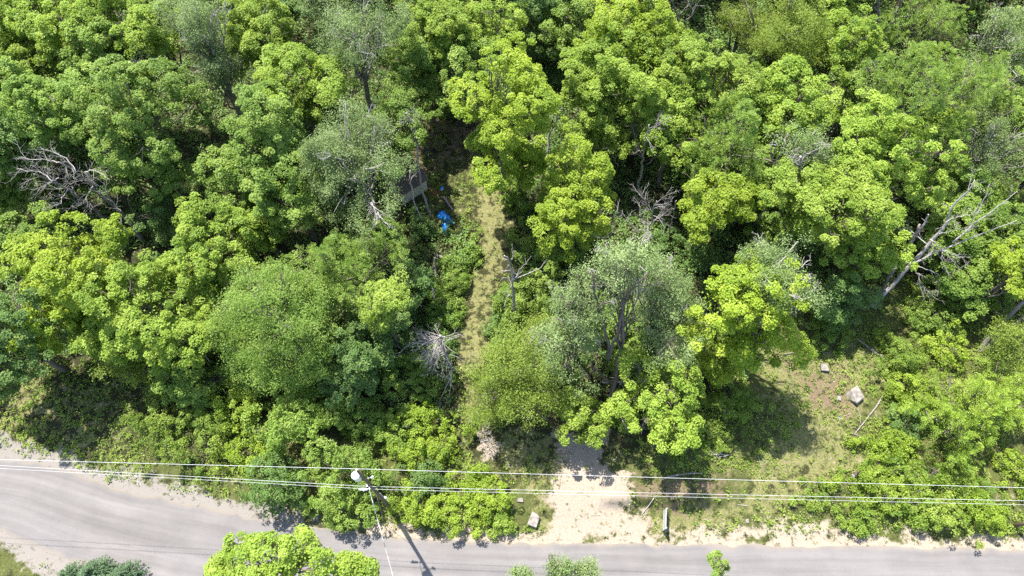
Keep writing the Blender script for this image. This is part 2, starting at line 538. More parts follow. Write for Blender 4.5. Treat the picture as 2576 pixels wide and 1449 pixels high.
def axis(a, b, step, far):
    mid = np.arange(a, b + 1e-6, step)
    g = [step]
    while sum(g) < far: g.append(g[-1] * 1.35)
    lo = a - np.cumsum(g)[::-1]; hi = b + np.cumsum(g)
    return np.concatenate([lo, mid, hi])


gx = axis(-56, 56, 0.28, 420); gy = axis(2, 80, 0.28, 420)
GX, GY = np.meshgrid(gx, gy)
GZ = gh(GX, GY)
nx, ny = len(gx), len(gy)
ii = np.arange(ny - 1)[:, None] * nx + np.arange(nx - 1)[None, :]
GQ = np.stack([ii, ii + 1, ii + nx + 1, ii + nx], -1).reshape(-1, 4)
w_all = site(GX.ravel(), GY.ravel())
ground = mesh_obj('ground', np.stack([GX.ravel(), GY.ravel(), GZ.ravel()], 1), GQ, M['ground'], attrs=w_all, smooth_shade=True)
tag(ground, 'woodland floor and weedy verge running down to the road', 'ground', kind='structure')


def ground_sheet(name, P, label, lift=0.006):
    cx = GX.ravel()[GQ].mean(1); cy = GY.ravel()[GQ].mean(1)
    keep = sdf(cx, cy, P) + (noise(cx, cy, 1.2, 31, 2) - .5) * 1.2 < 0
    q = GQ[keep]
    used, inv = np.unique(q, return_inverse=True)
    v = np.stack([GX.ravel()[used], GY.ravel()[used], GZ.ravel()[used] + lift], 1)
    o = mesh_obj(name, v, inv.reshape(-1, 4), M['ground'], attrs={k: a[used] for k, a in w_all.items()}, smooth_shade=True)
    return tag(o, label, name.replace('_', ' '), kind='structure')


ground_sheet('path', PATH, 'dry mown grass track leading from the sandy opening up to the shed clearing')
ground_sheet('sand', SAND1, 'pale bare sand where vehicles pull off the road', 0.010)
bpy.data.objects['sand']['category'] = 'bare sand'


def resample(P, step):
    d = np.concatenate([[0], np.cumsum(np.linalg.norm(np.diff(P, axis=0), axis=1))])
    # smooth the surveyed line a little
    s = np.arange(0, d[-1], step)
    x = np.interp(s, d, P[:, 0]); y = np.interp(s, d, P[:, 1])
    k = np.ones(9) / 9
    xp = np.convolve(np.pad(x, 4, 'edge'), k, 'valid'); yp = np.convolve(np.pad(y, 4, 'edge'), k, 'valid')
    return np.stack([xp, yp], 1), s


top, s_top = resample(RT_TOP, 0.3)
fr = np.linspace(0, 1, len(top))
low_d = np.concatenate([[0], np.cumsum(np.linalg.norm(np.diff(RT_LOW, axis=0), axis=1))]); low_d /= low_d[-1]
# pair each station with the nearest point across the road
lowr, _ = resample(RT_LOW, 0.3)
near = np.array([np.argmin(((lowr - p) ** 2).sum(1)) for p in top])
near = np.maximum.accumulate(near)
low = lowr[near]
kk = np.ones(41) / 41
low = np.stack([np.convolve(np.pad(low[:, i], 20, 'edge'), kk, 'valid') for i in (0, 1)], 1)
nacr = 25
f = np.linspace(0, 1, nacr)
jit = (noise(s_top, s_top * 0, 0.9, 41, 3) - .5) * 0.5
nrm = unit(top - low)
P3 = top[:, None, :] + (low - top)[:, None, :] * f[None, :, None] + nrm[:, None, :] * (jit[:, None] * (1 - f[None, :]) ** 6 - jit[::-1][:, None] * f[None, :] ** 6)[:, :, None]
wid = np.linalg.norm(top - low, axis=1)
camber = 0.02 + 0.05 * (1 - (2 * f - 1) ** 2)
rv = np.concatenate([P3, np.broadcast_to(camber[None, :, None], P3.shape[:2] + (1,))], 2).reshape(-1, 3)
i0 = np.arange(len(top) - 1)[:, None] * nacr + np.arange(nacr - 1)[None, :]
rq = np.stack([i0, i0 + nacr, i0 + nacr + 1, i0 + 1], -1).reshape(-1, 4)
across = (f[None, :] * wid[:, None])
edge = np.maximum(np.exp(-across / 0.5), np.exp(-(wid[:, None] - across) / 0.5))
road = mesh_obj('road', rv, rq, M['road'], attrs={'along': np.repeat(s_top, nacr), 'across': across.ravel(), 'edge': edge.ravel()}, smooth_shade=True)
tag(road, 'worn pale grey asphalt road without markings', 'road', kind='structure')


# ------------------------------------------------------------------ trees
STYLE = {
    # clump radius, clump spacing, leaves per clump, leaf length, leaf width, looseness, flatten, kind
    'maple': dict(rc=.50, sp=.76, nl=125, L=.155, W=.135, up=.85, rnd=.45, flat=.75, kind='dome'),
    'ash': dict(rc=.62, sp=.80, nl=9, L=.15, W=.072, up=.5, rnd=.45, flat=.8, kind='spray'),
    'poplar': dict(rc=.50, sp=.66, nl=84, L=.115, W=.085, up=.6, rnd=.7, flat=.9, kind='blob'),
    'soft': dict(rc=.60, sp=.78, nl=105, L=.17, W=.065, up=.7, rnd=.7, flat=.7, kind='blob'),
    'shrub': dict(rc=.34, sp=.52, nl=56, L=.145, W=.10, up=.6, rnd=.5, flat=.8, kind='dome'),
    'sumac': dict(rc=.50, sp=.62, nl=6, L=.23, W=.10, up=.7, rnd=.3, flat=.7, kind='spray'),
}


def crown_points(r, c, rx, ry, rz, sp, nb, low=-0.35, drop=0.12, lump=1.0, holes=.33):
    """clump sites on the outside of a cluster of boughs"""
    k = np.arange(nb) + .5
    z = 1 - (1 - low) * k / nb
    ph = k * 2.39996 + r.uniform(0, 6.28)
    s = np.sqrt(np.maximum(1 - z * z, 0))
    d = np.stack([np.cos(ph) * s, np.sin(ph) * s, z], 1) + r.normal(size=(nb, 3)) * .22
    rad3 = np.array([rx, ry, rz])
    g = (rx * ry * rz) ** (1 / 3)
    bc = c + d * rad3 * r.uniform(.45, .88, (nb, 1))
    rb = g * r.uniform(.17, .42, nb) * lump
    bc = np.vstack([bc, c[None] + [0, 0, -rz * .05]]); rb = np.append(rb, g * .46)
    pts = []; outs = []
    for i in range(len(bc)):
        m = max(6, int(4 * np.pi * rb[i] ** 2 / sp ** 2))
        kk = np.arange(m) + .5
        zz = 1 - 2 * kk / m; pp = kk * 2.39996 + r.uniform(0, 6)
        ss = np.sqrt(1 - zz * zz)
        o = np.stack([np.cos(pp) * ss, np.sin(pp) * ss, zz], 1) + r.normal(size=(m, 3)) * .15
        o = unit(o)
        q = bc[i] + o * rb[i] * r.uniform(.86, 1.12, (m, 1)) * np.array([1, 1, .85])
        keep = np.ones(m, bool)
        for j in range(len(bc)):
            if j != i:
                keep &= np.linalg.norm((q - bc[j]) / np.array([1, 1, .85]), axis=1) > rb[j] * .88
        keep &= np.sum(o * unit(q - c), 1) > -.25
        keep &= r.random(m) > drop
        pts.append(q[keep]); outs.append(o[keep])
    q = np.vstack(pts); o = np.vstack(outs)
    # crooked growth: bend the whole outline, let some shoots stick out
    sd = int(r.integers(1, 9999))
    w = np.stack([noise(q[:, i] + 31 * i, q[:, (i + 1) % 3] + q[:, (i + 2) % 3] * .7, max(1.2, g * .8), sd + i, 2) - .5 for i in range(3)], 1)
    q = q + w * g * .75
    # thin places where the limbs and the dark inside show through
    hole = noise(q[:, 0] + q[:, 2] * .6, q[:, 1] - q[:, 2] * .6, max(.8, g * .42), sd + 7, 2)
    keep = hole > holes
    q, o = q[keep], o[keep]
    sh = r.random(len(q)) < .13
    q[sh] += o[sh] * r.uniform(.2, .9, (sh.sum(), 1)) * min(1, g / 2.5)
    return q, o, bc, rb


def foliage(r, q, o, st, dens=1.0, size=1.0):
    """leaves on clump sites q with outward direction o"""
    m = len(q)
    rc = st['rc'] * size * r.uniform(.7, 1.25, m)
    base = np.clip(0.5 + r.normal(size=m) * .12 + (noise(q[:, 0] + 50, q[:, 1] + q[:, 2], 1.7, 333, 2) - .5) * .75, 0, 1)
    up = np.array([0, 0, 1.0])
    if st['kind'] == 'spray':
        # pinnate sprays: leaflets paired along a few arching stalks
        ns = max(2, int(st['nl'] * dens)); nlf = 9
        dirs = unit(np.repeat(o, ns, 0) * .7 + up * .25 + r.normal(size=(m * ns, 3)) * .75)
        ctr = np.repeat(q - o * .15, ns, 0); rl = np.repeat(rc, ns) * r.uniform(.7, 1.2, m * ns)
        t = np.linspace(.2, 1.0, nlf)
        side = unit(np.cross(dirs, up + r.normal(size=dirs.shape) * .25))
        nn = unit(np.cross(side, dirs)); nn *= np.sign(nn[:, 2:3] + 1e-6)
        sgn = np.where(np.arange(nlf) % 2 == 0, 1, -1); sgn[-1] = 0
        p = ctr[:, None] + dirs[:, None] * (rl[:, None] * t)[:, :, None] - up * (rl[:, None] * t ** 2 * .35)[:, :, None] + side[:, None] * (sgn[None, :, None] * st['L'] * .45)
        ax = dirs[:, None] * .55 + side[:, None] * sgn[None, :, None]
        n = np.repeat(nn, nlf, 0) + r.normal(size=(m * ns * nlf, 3)) * .25
        p = p.reshape(-1, 3); ax = ax.reshape(-1, 3)
        v, fq = leaf_quads(p, unit(n), st['L'] * size * r.uniform(.8, 1.2, len(p)), st['W'] * size * r.uniform(.8, 1.2, len(p)), .2, ax, r)
        t_ = np.repeat(base, ns * nlf) + np.repeat(r.normal(size=m * ns) * .12, nlf) + r.normal(size=len(p)) * .08
        return v, fq, t_
    nl = max(4, int(st['nl'] * dens))
    d = r.normal(size=(m * nl, 3))
    if st['kind'] == 'dome':
        d = unit(d)
        axd = np.repeat(unit(o * .5 + up * .7), nl, 0)
        s = np.sum(d * axd, 1, keepdims=True)
        d = np.where(s < -.1, d - 2 * axd * s, d)
        rad = r.uniform(.55, 1.05, (m * nl, 1))
        dd = d * rad
    else:
        d = d * .55
        dd = d
    p = np.repeat(q, nl, 0) + dd * np.repeat(rc, nl)[:, None] * np.array([1, 1, st['flat']])
    n = unit(unit(d) * .5 + up * st['up'] + np.repeat(o, nl, 0) * .25 + r.normal(size=(m * nl, 3)) * st['rnd'])
    L = st['L'] * size ** .5 * r.uniform(.65, 1.3, m * nl) * np.repeat(r.uniform(.8, 1.2, m), nl)
    v, fq = leaf_quads(p, n, L, L * st['W'] / st['L'] * r.uniform(.8, 1.15, m * nl), .22, None, r)
    t_ = np.repeat(base, nl) + r.normal(size=m * nl) * .13
    return v, fq, t_


def wander(r, a, b, k, amp):
    t = np.linspace(0, 1, k)[:, None]
    p = a + (b - a) * t
    j = np.cumsum(r.normal(size=(k, 3)), 0) * amp / math.sqrt(k)
    j -= t * j[-1]
    j[0] = 0
    return p + j


def trunk_and_limbs(r, mb, foot, c, rz, bc, rb, r0, fine=True, start=.35):
    top = c + np.array([0, 0, rz * .35])
    tr = wander(r, foot - [0, 0, .25], top, 9, .35)
    rad = r0 * (1 - .8 * np.linspace(0, 1, 9)); rad[0] *= 1.35
    mb.tube(tr, rad, 8)
    for i in range(len(bc) - 1):
        t = r.uniform(start, .85)
        k = t * 8; a = tr[int(k)] + (tr[min(int(k) + 1, 8)] - tr[int(k)]) * (k % 1)
        b = bc[i] + r.normal(size=3) * .2
        ln = np.linalg.norm(b - a)
        li = wander(r, a, b, 6, ln * .09)
        li[1:-1, 2] -= np.sin(np.linspace(0, np.pi, 6))[1:-1] * ln * .06
        mb.tube(li, max(.035, r0 * .42 * (1 - t * .4)) * np.linspace(1, .35, 6), 5)
        if fine:
            for _ in range(5):
                s = r.integers(2, 6)
                e = bc[i] + unit(r.normal(size=3) + [0, 0, .3]) * rb[i] * r.uniform(.75, 1.12)
                mb.tube(wander(r, li[s], e, 4, .12), np.linspace(.035, .012, 4), 4, cap=False)


def twigs(r, mb, p, d, L, rad, depth, spread=.75, curl=.25, n=4, up=.15):
    """bare branching: a crooked stem with side twigs"""
    k = max(4, int(4 + L * 1.2))
    pts = [np.array(p, float)]
    dr = unit(np.array(d, float))
    for i in range(k - 1):
        dr = unit(dr + r.normal(size=3) * curl * .55 + np.array([0, 0, up * .25]))
        pts.append(pts[-1] + dr * L / (k - 1))
    pts = np.array(pts)
    mb.tube(pts, rad * np.linspace(1, .35 if depth else .22, k), 6 if rad > .06 else 4, cap=rad > .05)
    if depth <= 0:
        return pts
    for j in range(n):
        t = .25 + .75 * (j + r.random()) / n
        x = t * (k - 1); i = min(int(x), k - 2)
        b = pts[i] + (pts[i + 1] - pts[i]) * (x - i)
        dd = unit(pts[i + 1] - pts[i])
        sd = unit(np.cross(dd, r.normal(size=3)))
        twigs(r, mb, b, unit(dd * (1 - spread * .5) + sd * spread), L * r.uniform(.35, .62) * (1.15 - .4 * t), max(.010, rad * .5 * (1.1 - .5 * t)), depth - 1, spread, curl, n, up)
    return pts


def tree(name, style, col, u, v, ru, rv, zc, label, rzk=1.0, dens=1.0, foot=None, lump=1.0, drop=.12, bark='bark', r0=None, group=None, cat='tree', dead=0, low=-.55, extra=None, nb=None, sizek=1.0, holes=.33):
    r = np.random.default_rng(abs(hash((round(u), round(v), 5))) % (2 ** 31))
    if 7 <= zc < 12 and foot is None: zc = 7 + (zc - 7) * 1.6
    c = at(u, v, zc)
    sc = per_px(u, v, zc)
    th = math.atan2(math.hypot(c[0], c[1]), CAM_H - zc)
    rx = ru * sc
    a = rv * sc
    ry = a / math.sqrt(math.cos(th) ** 2 + (rzk * math.sin(th)) ** 2)
    rz = max(min(ry * rzk, zc - .15 if zc < 4 else zc - .8, 6.0), .35)
    rx *= 1.0; ry *= 1.0
    fx, fy = (c[0], c[1]) if foot is None else at(*foot)[:2]
    base = np.array([fx, fy, ghs(fx, fy)])
    e = empty(name, base)
    tag(e, label, cat, group)
    st = STYLE[style]
    if nb is None:
        nb = int(np.clip(8 + (rx * ry) ** .5 * 3.0, 9, 26))
    q, o, bc, rb = crown_points(r, c, rx, ry, rz, st['sp'] * sizek, nb, low, drop, lump, holes)
    lv = foliage(r, q, o, st, dens, sizek)
    parts = [lv]
    # a thin scatter of leaves through the inside
    m = int(90 * (rx * ry * rz) ** .67)
    pi = c + unit(r.normal(size=(m, 3))) * np.array([rx, ry, rz]) * r.random((m, 1)) ** .4 * .8
    v2, q2 = leaf_quads(pi, unit(r.normal(size=(m, 3)) + [0, 0, .8]), st['L'] * 1.1, max(st['W'], .12), .2, None, r)
    parts.append((v2, q2, np.clip(.35 + r.normal(size=m) * .12, 0, 1)))
    leaf_obj('crown', parts, M[col], e)
    mb = MB()
    if r0 is None:
        r0 = .06 + .018 * (zc + rz)
    trunk_and_limbs(r, mb, base, c, rz, bc, rb, r0, fine=(style != 'shrub'))
    mb.build('trunk', M[bark], e)
    if dead:
        for _ in range(dead):
            db = MB()
            i = r.integers(0, len(bc) - 1)
            dd = unit(unit(bc[i] - c) * np.array([1, 1, .5]) + [0, 0, .35] + r.normal(size=3) * .3)
            twigs(r, db, bc[i], dd, rb[i] * r.uniform(1.1, 1.6), .045, 2, .8, .3, 4)
            db.build('dead_branch', M['dead'], e)
    if extra:
        extra(r, e, c)
    return e


def T(style, col, rows, **kw):
    for row in rows:
        u, v, ru, rv, zc, label = row[:6]
        k = dict(kw)
        if len(row) > 6: k.update(row[6])
        name = {'maple': 'maple_tree', 'ash': 'ash_tree', 'poplar': 'poplar_tree', 'soft': 'locust_tree', 'shrub': 'shrub', 'sumac': 'sumac_bush'}[style]
        name = k.pop('name', name)
        cat = k.pop('cat', 'shrub' if name in ('shrub', 'sumac_bush') else 'tree')
        tree(name, style, col, u, v, ru, rv, zc, label, cat=cat, **k)
def fork_limbs(r, e, c):
    def st(px): return np.array([at(u, v, z) for u, v, z in px])
    for px, ra, rb_ in (
            ([(1531, 905, 6.8), (1530, 870, 8.6), (1512, 800, 12.0), (1496, 740, 15.0), (1490, 690, 17.5)], .15, .05),
            ([(1531, 905, 6.8), (1540, 868, 8.8), (1560, 815, 11.5), (1566, 760, 14.3), (1592, 722, 16.3), (1625, 690, 18.0)], .14, .045),
            ([(1512, 800, 12.0), (1480, 760, 13.6), (1440, 735, 14.2)], .10, .03),
            ([(1566, 760, 14.3), (1548, 710, 17.0), (1550, 660, 19.0)], .10, .03),
            ([(1533, 960, 4.2), (1500, 930, 5.0), (1482, 918, 5.2)], .13, .07),
            ([(1533, 965, 4.0), (1560, 945, 4.8), (1580, 930, 5.2)], .12, .07),
            ([(1592, 722, 16.3), (1640, 715, 16.6), (1665, 712, 16.5)], .05, .02)):
        mb = MB()
        Q = dense(st(px), 14) + r.normal(size=(14, 3)) * .06
        mb.tube(Q, np.linspace(ra, rb_, 14), 7)
        for _ in range(7):
            i = r.integers(5, 13)
            dd = unit(unit(Q[i + 1] - Q[i]) * .7 + r.normal(size=3) * .7)
            twigs(r, mb, Q[i], dd, r.uniform(.8, 2.0), rb_ * .8, 1, .7, .3, 3)
        mb.build('limb', M['bark'], e)


def dense(P, k):
    d = np.linspace(0, len(P) - 1, k)
    i = np.minimum(d.astype(int), len(P) - 2); f_ = (d - i)[:, None]
    return P[i] * (1 - f_) + P[i + 1] * f_


# ------------------------------------------------------------------ the wood, crown by crown
T('maple', 'yell', [
    (105, 55, 150, 85, 10, 'yellow-green maple in the top corner of the wood, far from the road, west end'),
    (60, 185, 95, 90, 8.5, 'yellow-green maple just below the corner maple at the west edge of the wood'),
    (385, 70, 66, 85, 10.5, 'slim maple behind the bare grey limbs near the top of the wood'),
    (660, 90, 90, 110, 9, 'yellow-green maple between the two grey poplars at the top of the wood'),
    (745, 215, 115, 90, 10, 'rounded yellow-green maple below and west of the upper large grey poplar'),
    (1120, 70, 100, 100, 9, 'lumpy maple east of the upper large grey poplar at the wood top'),
    (1225, 75, 70, 75, 8, 'small lumpy maple beside the dark gap at the middle of the wood top'),
    (1600, 210, 130, 120, 9.5, 'broad yellow-green maple in the bright eastern canopy above the dead pole tree'),
    (1495, 210, 75, 105, 8.5, 'yellow-green maple edging the dark gap east of the tall lime maple'),
    (1522, 335, 70, 68, 7, 'light maple beside the bare forked stem at the gap, above the lime maple'),
    (1790, 215, 115, 100, 9.5, 'pale yellow-green maple between the lime maple and the olive tree'),
    (2110, 110, 90, 95, 9, 'light green maple east of the olive tree at the wood top'),
    (2000, 265, 120, 95, 10, 'bright lumpy maple below the olive tree'),
    (2240, 395, 130, 115, 10, 'bright maple below the big ash crown in the east of the wood'),
    (2080, 520, 145, 115, 10, 'broad maple with open crown west of the leaning bleached tree'),
    (2175, 640, 85, 75, 7, 'small sunlit maple at the foot of the broad maple beside the leaning bleached trunk'),
    (545, 630, 105, 105, 8, 'pale lemon-green maple with lumpy crown beside the dark hollow'),
    (395, 790, 115, 140, 7.5, 'yellow-green maple joined to the bright maple at the west of the wood'),
    (1690, 160, 75, 70, 8.5, 'small yellow-green maple tucked against the brightest eastern maple'),
    (1700, 330, 80, 80, 8.5, 'mid-sized yellow-green maple above the feathery ash in the eastern canopy'),
])
T('maple', 'lime', [
    (1272, 280, 88, 150, 11, 'tall lime-green maple standing alone at the top of the grass track', dict(rzk=1.3)),
    (1310, 410, 55, 75, 7, 'lower bough mass of lime maple leaves right above the grass track'),
    (1442, 485, 84, 125, 8.5, 'upright lime-green maple east of the grass track', dict(rzk=1.2)),
    (1570, 75, 125, 95, 10.5, 'brightest lime maple at the top of the eastern canopy'),
    (1780, 525, 92, 85, 8.5, 'small round lime maple above the grey poplar and the dark hollow'),
    (205, 680, 140, 110, 9, 'brightest yellow maple at the west side beside the dark hollow with bare trunks'),
    (1865, 742, 125, 92, 11.0, 'lime maple in full sun beside the round grey-green tree'),
    (1885, 850, 102, 92, 8.6, 'lower lime maple overhanging the shaded clearing'),
    (1790, 890, 60, 70, 5, 'low lime sapling beside the gap under the lime maple'),
    (2555, 690, 38, 75, 8, 'yellow-leaved sapling at the east edge of the picture'),
    (150, 790, 95, 85, 7, 'lower yellow-green skirt tree below the brightest yellow maple'),
])
T('maple', 'mid', [
    (165, 265, 115, 100, 10, 'spreading mid green maple at the west, above the big rounded maple'),
    (322, 290, 115, 118, 11, 'big rounded blue-green maple beside the dark hollow, upper crown'),
    (345, 405, 112, 88, 8, 'shaded lower maple under the big rounded blue-green maple'),
    (668, 350, 108, 104, 10, 'large mid green maple between the dark hollow and the lower grey poplar'),
    (622, 458, 98, 80, 8, 'mid green maple below the large maple at the edge of the dark hollow'),
    (735, 480, 95, 100, 8.5, 'light mid green maple in front of the lower grey poplar'),
    (1145, 190, 105, 75, 7.5, 'dull green maple above the shady end of the shed clearing'),
    (990, 330, 60, 90, 7.5, 'green maple between the lower grey poplar and the thin dead stem'),
    (45, 620, 78, 85, 8, 'pale mid green maple at the west edge below the bare-limbed dead tree'),
    (1090, 250, 60, 60, 6, 'small green maple behind the thin dead stem at the shed clearing'),
    (830, 250, 60, 60, 8, 'small maple under the lower edge of the upper grey poplar'),
    (2010, 450, 95, 80, 8, 'mid green maple behind the small dead snag in the east canopy'),
    (2440, 620, 95, 100, 5.0, 'green maple behind the bleached limbs of the leaning dead tree'),
    (2400, 500, 90, 90, 5.0, 'mid green maple between the leaning dead tree and the grey-green crowns'),
    (2300, 320, 90, 60, 7, 'small green maple under the lower edge of the big ash crown'),
    (2480, 720, 90, 80, 4.0, 'low green maple east of the leaning bleached trunk'),
    (960, 620, 75, 60, 7, 'leafy maple with pointed boughs beside the shed'),
    (1950, 160, 70, 60, 7, 'green maple low between the olive tree and the bright lumpy maple'),
    (1420, 60, 60, 70, 7, 'shaded maple at the dark middle of the wood top'),
])
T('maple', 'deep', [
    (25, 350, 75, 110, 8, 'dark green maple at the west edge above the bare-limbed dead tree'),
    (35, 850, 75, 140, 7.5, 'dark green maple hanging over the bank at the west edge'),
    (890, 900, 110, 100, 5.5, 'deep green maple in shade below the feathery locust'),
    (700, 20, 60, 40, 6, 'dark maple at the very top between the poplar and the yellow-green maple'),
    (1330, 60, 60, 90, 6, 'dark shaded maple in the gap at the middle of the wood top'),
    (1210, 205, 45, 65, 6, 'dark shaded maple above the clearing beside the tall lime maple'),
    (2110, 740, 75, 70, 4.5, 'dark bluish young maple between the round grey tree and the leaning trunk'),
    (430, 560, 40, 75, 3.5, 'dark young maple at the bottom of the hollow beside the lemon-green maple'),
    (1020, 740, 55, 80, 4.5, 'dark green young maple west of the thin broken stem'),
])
T('poplar', 'grey', [
    (505, 75, 85, 85, 11, 'small grey poplar near the top of the wood, west half'),
    (548, 180, 62, 65, 9, 'smaller grey poplar just below the small grey poplar'),
    (890, 95, 135, 115, 12, 'upper of the two large grey poplars, with pale limbs showing'),
    (888, 398, 128, 150, 12, 'lower of the two large grey poplars, beside the shed'),
    (2015, 375, 80, 65, 10.5, 'flat grey poplar crown above a small dead snag in the east canopy'),
    (2500, 370, 95, 100, 8, 'grey-green poplar at the east edge above the leaning dead tree'),
    (2520, 110, 80, 110, 9, 'grey poplar with bare limbs at the top east corner'),
    (1950, 685, 92, 98, 11.9, 'round grey-green tree beside the lime maple and the dark gap'),
], dead=12, bark='pale_bark', low=-.2, holes=.42, lump=.85)
T('poplar', 'grey', [
    (1565, 665, 108, 78, 16.5, 'large grey poplar with forked dark trunk beside the pull-off', dict(foot=(1527, 1045), dead=16, r0=.24, nb=14, extra=fork_limbs)),
    (1440, 840, 92, 112, 8.5, 'grey poplar low side tree west of the forked poplar trunk', dict(dead=5)),
    (1662, 800, 88, 110, 9, 'thin grey poplar with broken limbs east of the forked poplar trunk', dict(dead=9, drop=.3)),
    (1480, 735, 82, 66, 11.5, 'open grey poplar crown full of bare twigs beside the tall bare pole tree', dict(dead=9, drop=.4)),
    (1660, 705, 70, 62, 13, 'grey poplar leaning over the white bare crown tree, beside the forked poplar', dict(dead=5)),
    (1620, 930, 60, 65, 5.5, 'small grey poplar sapling between the forked trunk and the bright shrub', dict(dead=3, drop=.3)),
], bark='bark', drop=.2, holes=.39, lump=.9)
T('ash', 'mid', [
    (1835, 385, 120, 120, 9, 'feathery ash with fine leaves in the middle of the east canopy'),
    (2310, 205, 175, 115, 11.5, 'very large ash with flat crown at the upper east of the wood'),
    (2330, 55, 110, 65, 9, 'ash behind the two dead stubs at the top east of the wood'),
    (2480, 240, 85, 70, 9, 'ash between the very large ash and the east edge'),
    (830, 690, 130, 95, 8.5, 'walnut-like ash with long leaves in the middle of the western wood'),
    (930, 650, 90, 70, 8, 'long-leaved ash beside the leafy maple near the shed'),
    (800, 800, 70, 60, 7, 'shaded long-leaved ash between the locust and the small yellow maple'),
    (2490, 500, 75, 60, 5.5, 'ash crown behind the tips of the leaning dead tree'),
])
T('maple', 'yell', [
    (965, 765, 48, 68, 9, 'small yellow-green maple sunlit among the dark trees by the broken stem', dict(rzk=1.3)),
    (1670, 1000, 98, 88, 7.2, 'bright fresh green maple over the pull-off, east of the forked trunk'),
    (1700, 1070, 50, 50, 3, 'low skirt of bright maple at the pull-off edge'),
    (1460, 1040, 65, 55, 5, 'leafy young maple over the grey sand, west of the forked trunk'),
    (690, 1405, 170, 75, 9, 'tall maple on the far side of the road, reaching over the asphalt', dict(foot=(760, 1530), nb=16)),
    (890, 1432, 42, 26, 8, 'side maple bough across the road beside the tall road maple', dict(foot=(880, 1545))),
    (560, 1435, 60, 30, 7, 'low maple at the lower road edge beside the tall road maple', dict(foot=(540, 1540))),
])
T('soft', 'soft', [
    (705, 790, 138, 125, 9, 'broad feathery locust with soft crown in the western wood'),
    (760, 905, 100, 85, 6.5, 'lower feathery locust at the edge of the wood above the roadside bushes'),
    (610, 880, 60, 90, 5.5, 'narrow feathery locust beside the yellow-green maple skirts'),
])
T('soft', 'olive', [
    (1965, 75, 95, 95, 10, 'olive-brown narrow-leaved tree at the top of the east canopy', dict(name='willow_tree')),
    (1870, 60, 60, 60, 8, 'olive willow just west of the olive-brown narrow-leaved tree', dict(name='willow_tree')),
    (1275, 935, 104, 96, 7.5, 'olive-yellow spreading willow beside the end of the grass track', dict(name='willow_tree', dead=4)),
    (1340, 1000, 85, 70, 6.5, 'olive-green willow hanging over the shaded grass beside the pull-off', dict(name='willow_tree')),
    (1230, 1010, 55, 50, 3.5, 'small olive willow next to the bare sandy scrape', dict(name='willow_tree')),
    (1360, 840, 55, 50, 5, 'small olive willow at the foot of the tall bare pole tree', dict(name='willow_tree')),
    (2545, 865, 55, 60, 5, 'olive bushy tree at the east edge beside the leaning pole trunk', dict(name='willow_tree')),
    (330, 920, 75, 60, 4, 'olive-yellow ragged tree at the edge of the weedy bank', dict(name='willow_tree', drop=.3)),
])
T('poplar', 'grey', [
    (1405, 1430, 34, 36, 8, 'grey-green tree top poking over the lower road edge, taller of a group', dict(foot=(1420, 1540), drop=.25)),
    (1475, 1440, 34, 26, 8, 'second grey-green tree top over the lower road edge', dict(foot=(1480, 1540), drop=.25)),
    (1315, 1446, 34, 14, 7, 'low grey-green tree top at the lower road edge', dict(foot=(1330, 1540), drop=.25)),
], sizek=.8)
T('maple', 'mid', [
    (1807, 1430, 11, 34, 8, 'thin leafy sapling tip standing over the lower road edge', dict(foot=(1815, 1540), sizek=.5, drop=.5, rzk=1.6)),
])
T('maple', 'mid', [
    (262, 135, 85, 78, 9.5, 'half-shaded maple under the bare grey limbs at the top west of the wood'),
    (1890, 470, 75, 70, 7, 'mid green maple between the feathery ash and the small dead snag'),
    (2160, 230, 60, 70, 8, 'mid green maple squeezed between the bright lumpy maple and the very large ash'),
    (2530, 600, 60, 70, 7, 'mid green maple at the east edge above the yellow-leaved sapling'),
    (1960, 590, 60, 60, 6.5, 'small mid green maple above the round grey-green tree'),
    (1560, 830, 70, 85, 6, 'fresh green maple growing up behind the fork of the dark-trunked poplar'),
    (1600, 900, 60, 60, 5, 'fresh green low maple under the limbs of the dark-trunked poplar'),
    (20, 470, 60, 70, 6, 'mid green maple at the west edge just above the bare-limbed dead tree'),
    (470, 940, 70, 70, 4.5, 'mid green maple on the wood edge behind the pale leafy shrub'),
    (1040, 150, 60, 80, 8, 'mid green maple pressed against the east side of the upper grey poplar'),
    (2560, 300, 50, 60, 8, 'mid green maple at the east edge under the bare-limbed grey poplar'),
])
T('maple', 'yell', [
    (225, 40, 85, 70, 11, 'yellow-green maple at the wood top between the corner maple and the bare grey limbs'),
    (1930, 320, 60, 60, 8, 'yellow-green maple right above the flat grey poplar crown'),
    (2370, 300, 70, 60, 8, 'yellow-green maple below the east part of the very large ash'),
    (2150, 470, 60, 60, 8, 'yellow-green maple between the bright maple and the broad maple in the east'),
    (500, 740, 70, 80, 6.5, 'yellow-green maple between the lemon-green maple and the broad feathery locust'),
    (290, 840, 90, 80, 6, 'yellow-green maple low in front of the joined yellow maples'),
    (660, 560, 80, 70, 7, 'yellow-green maple below the mid green maple and west of the long-leaved walnut-like ash'),
])
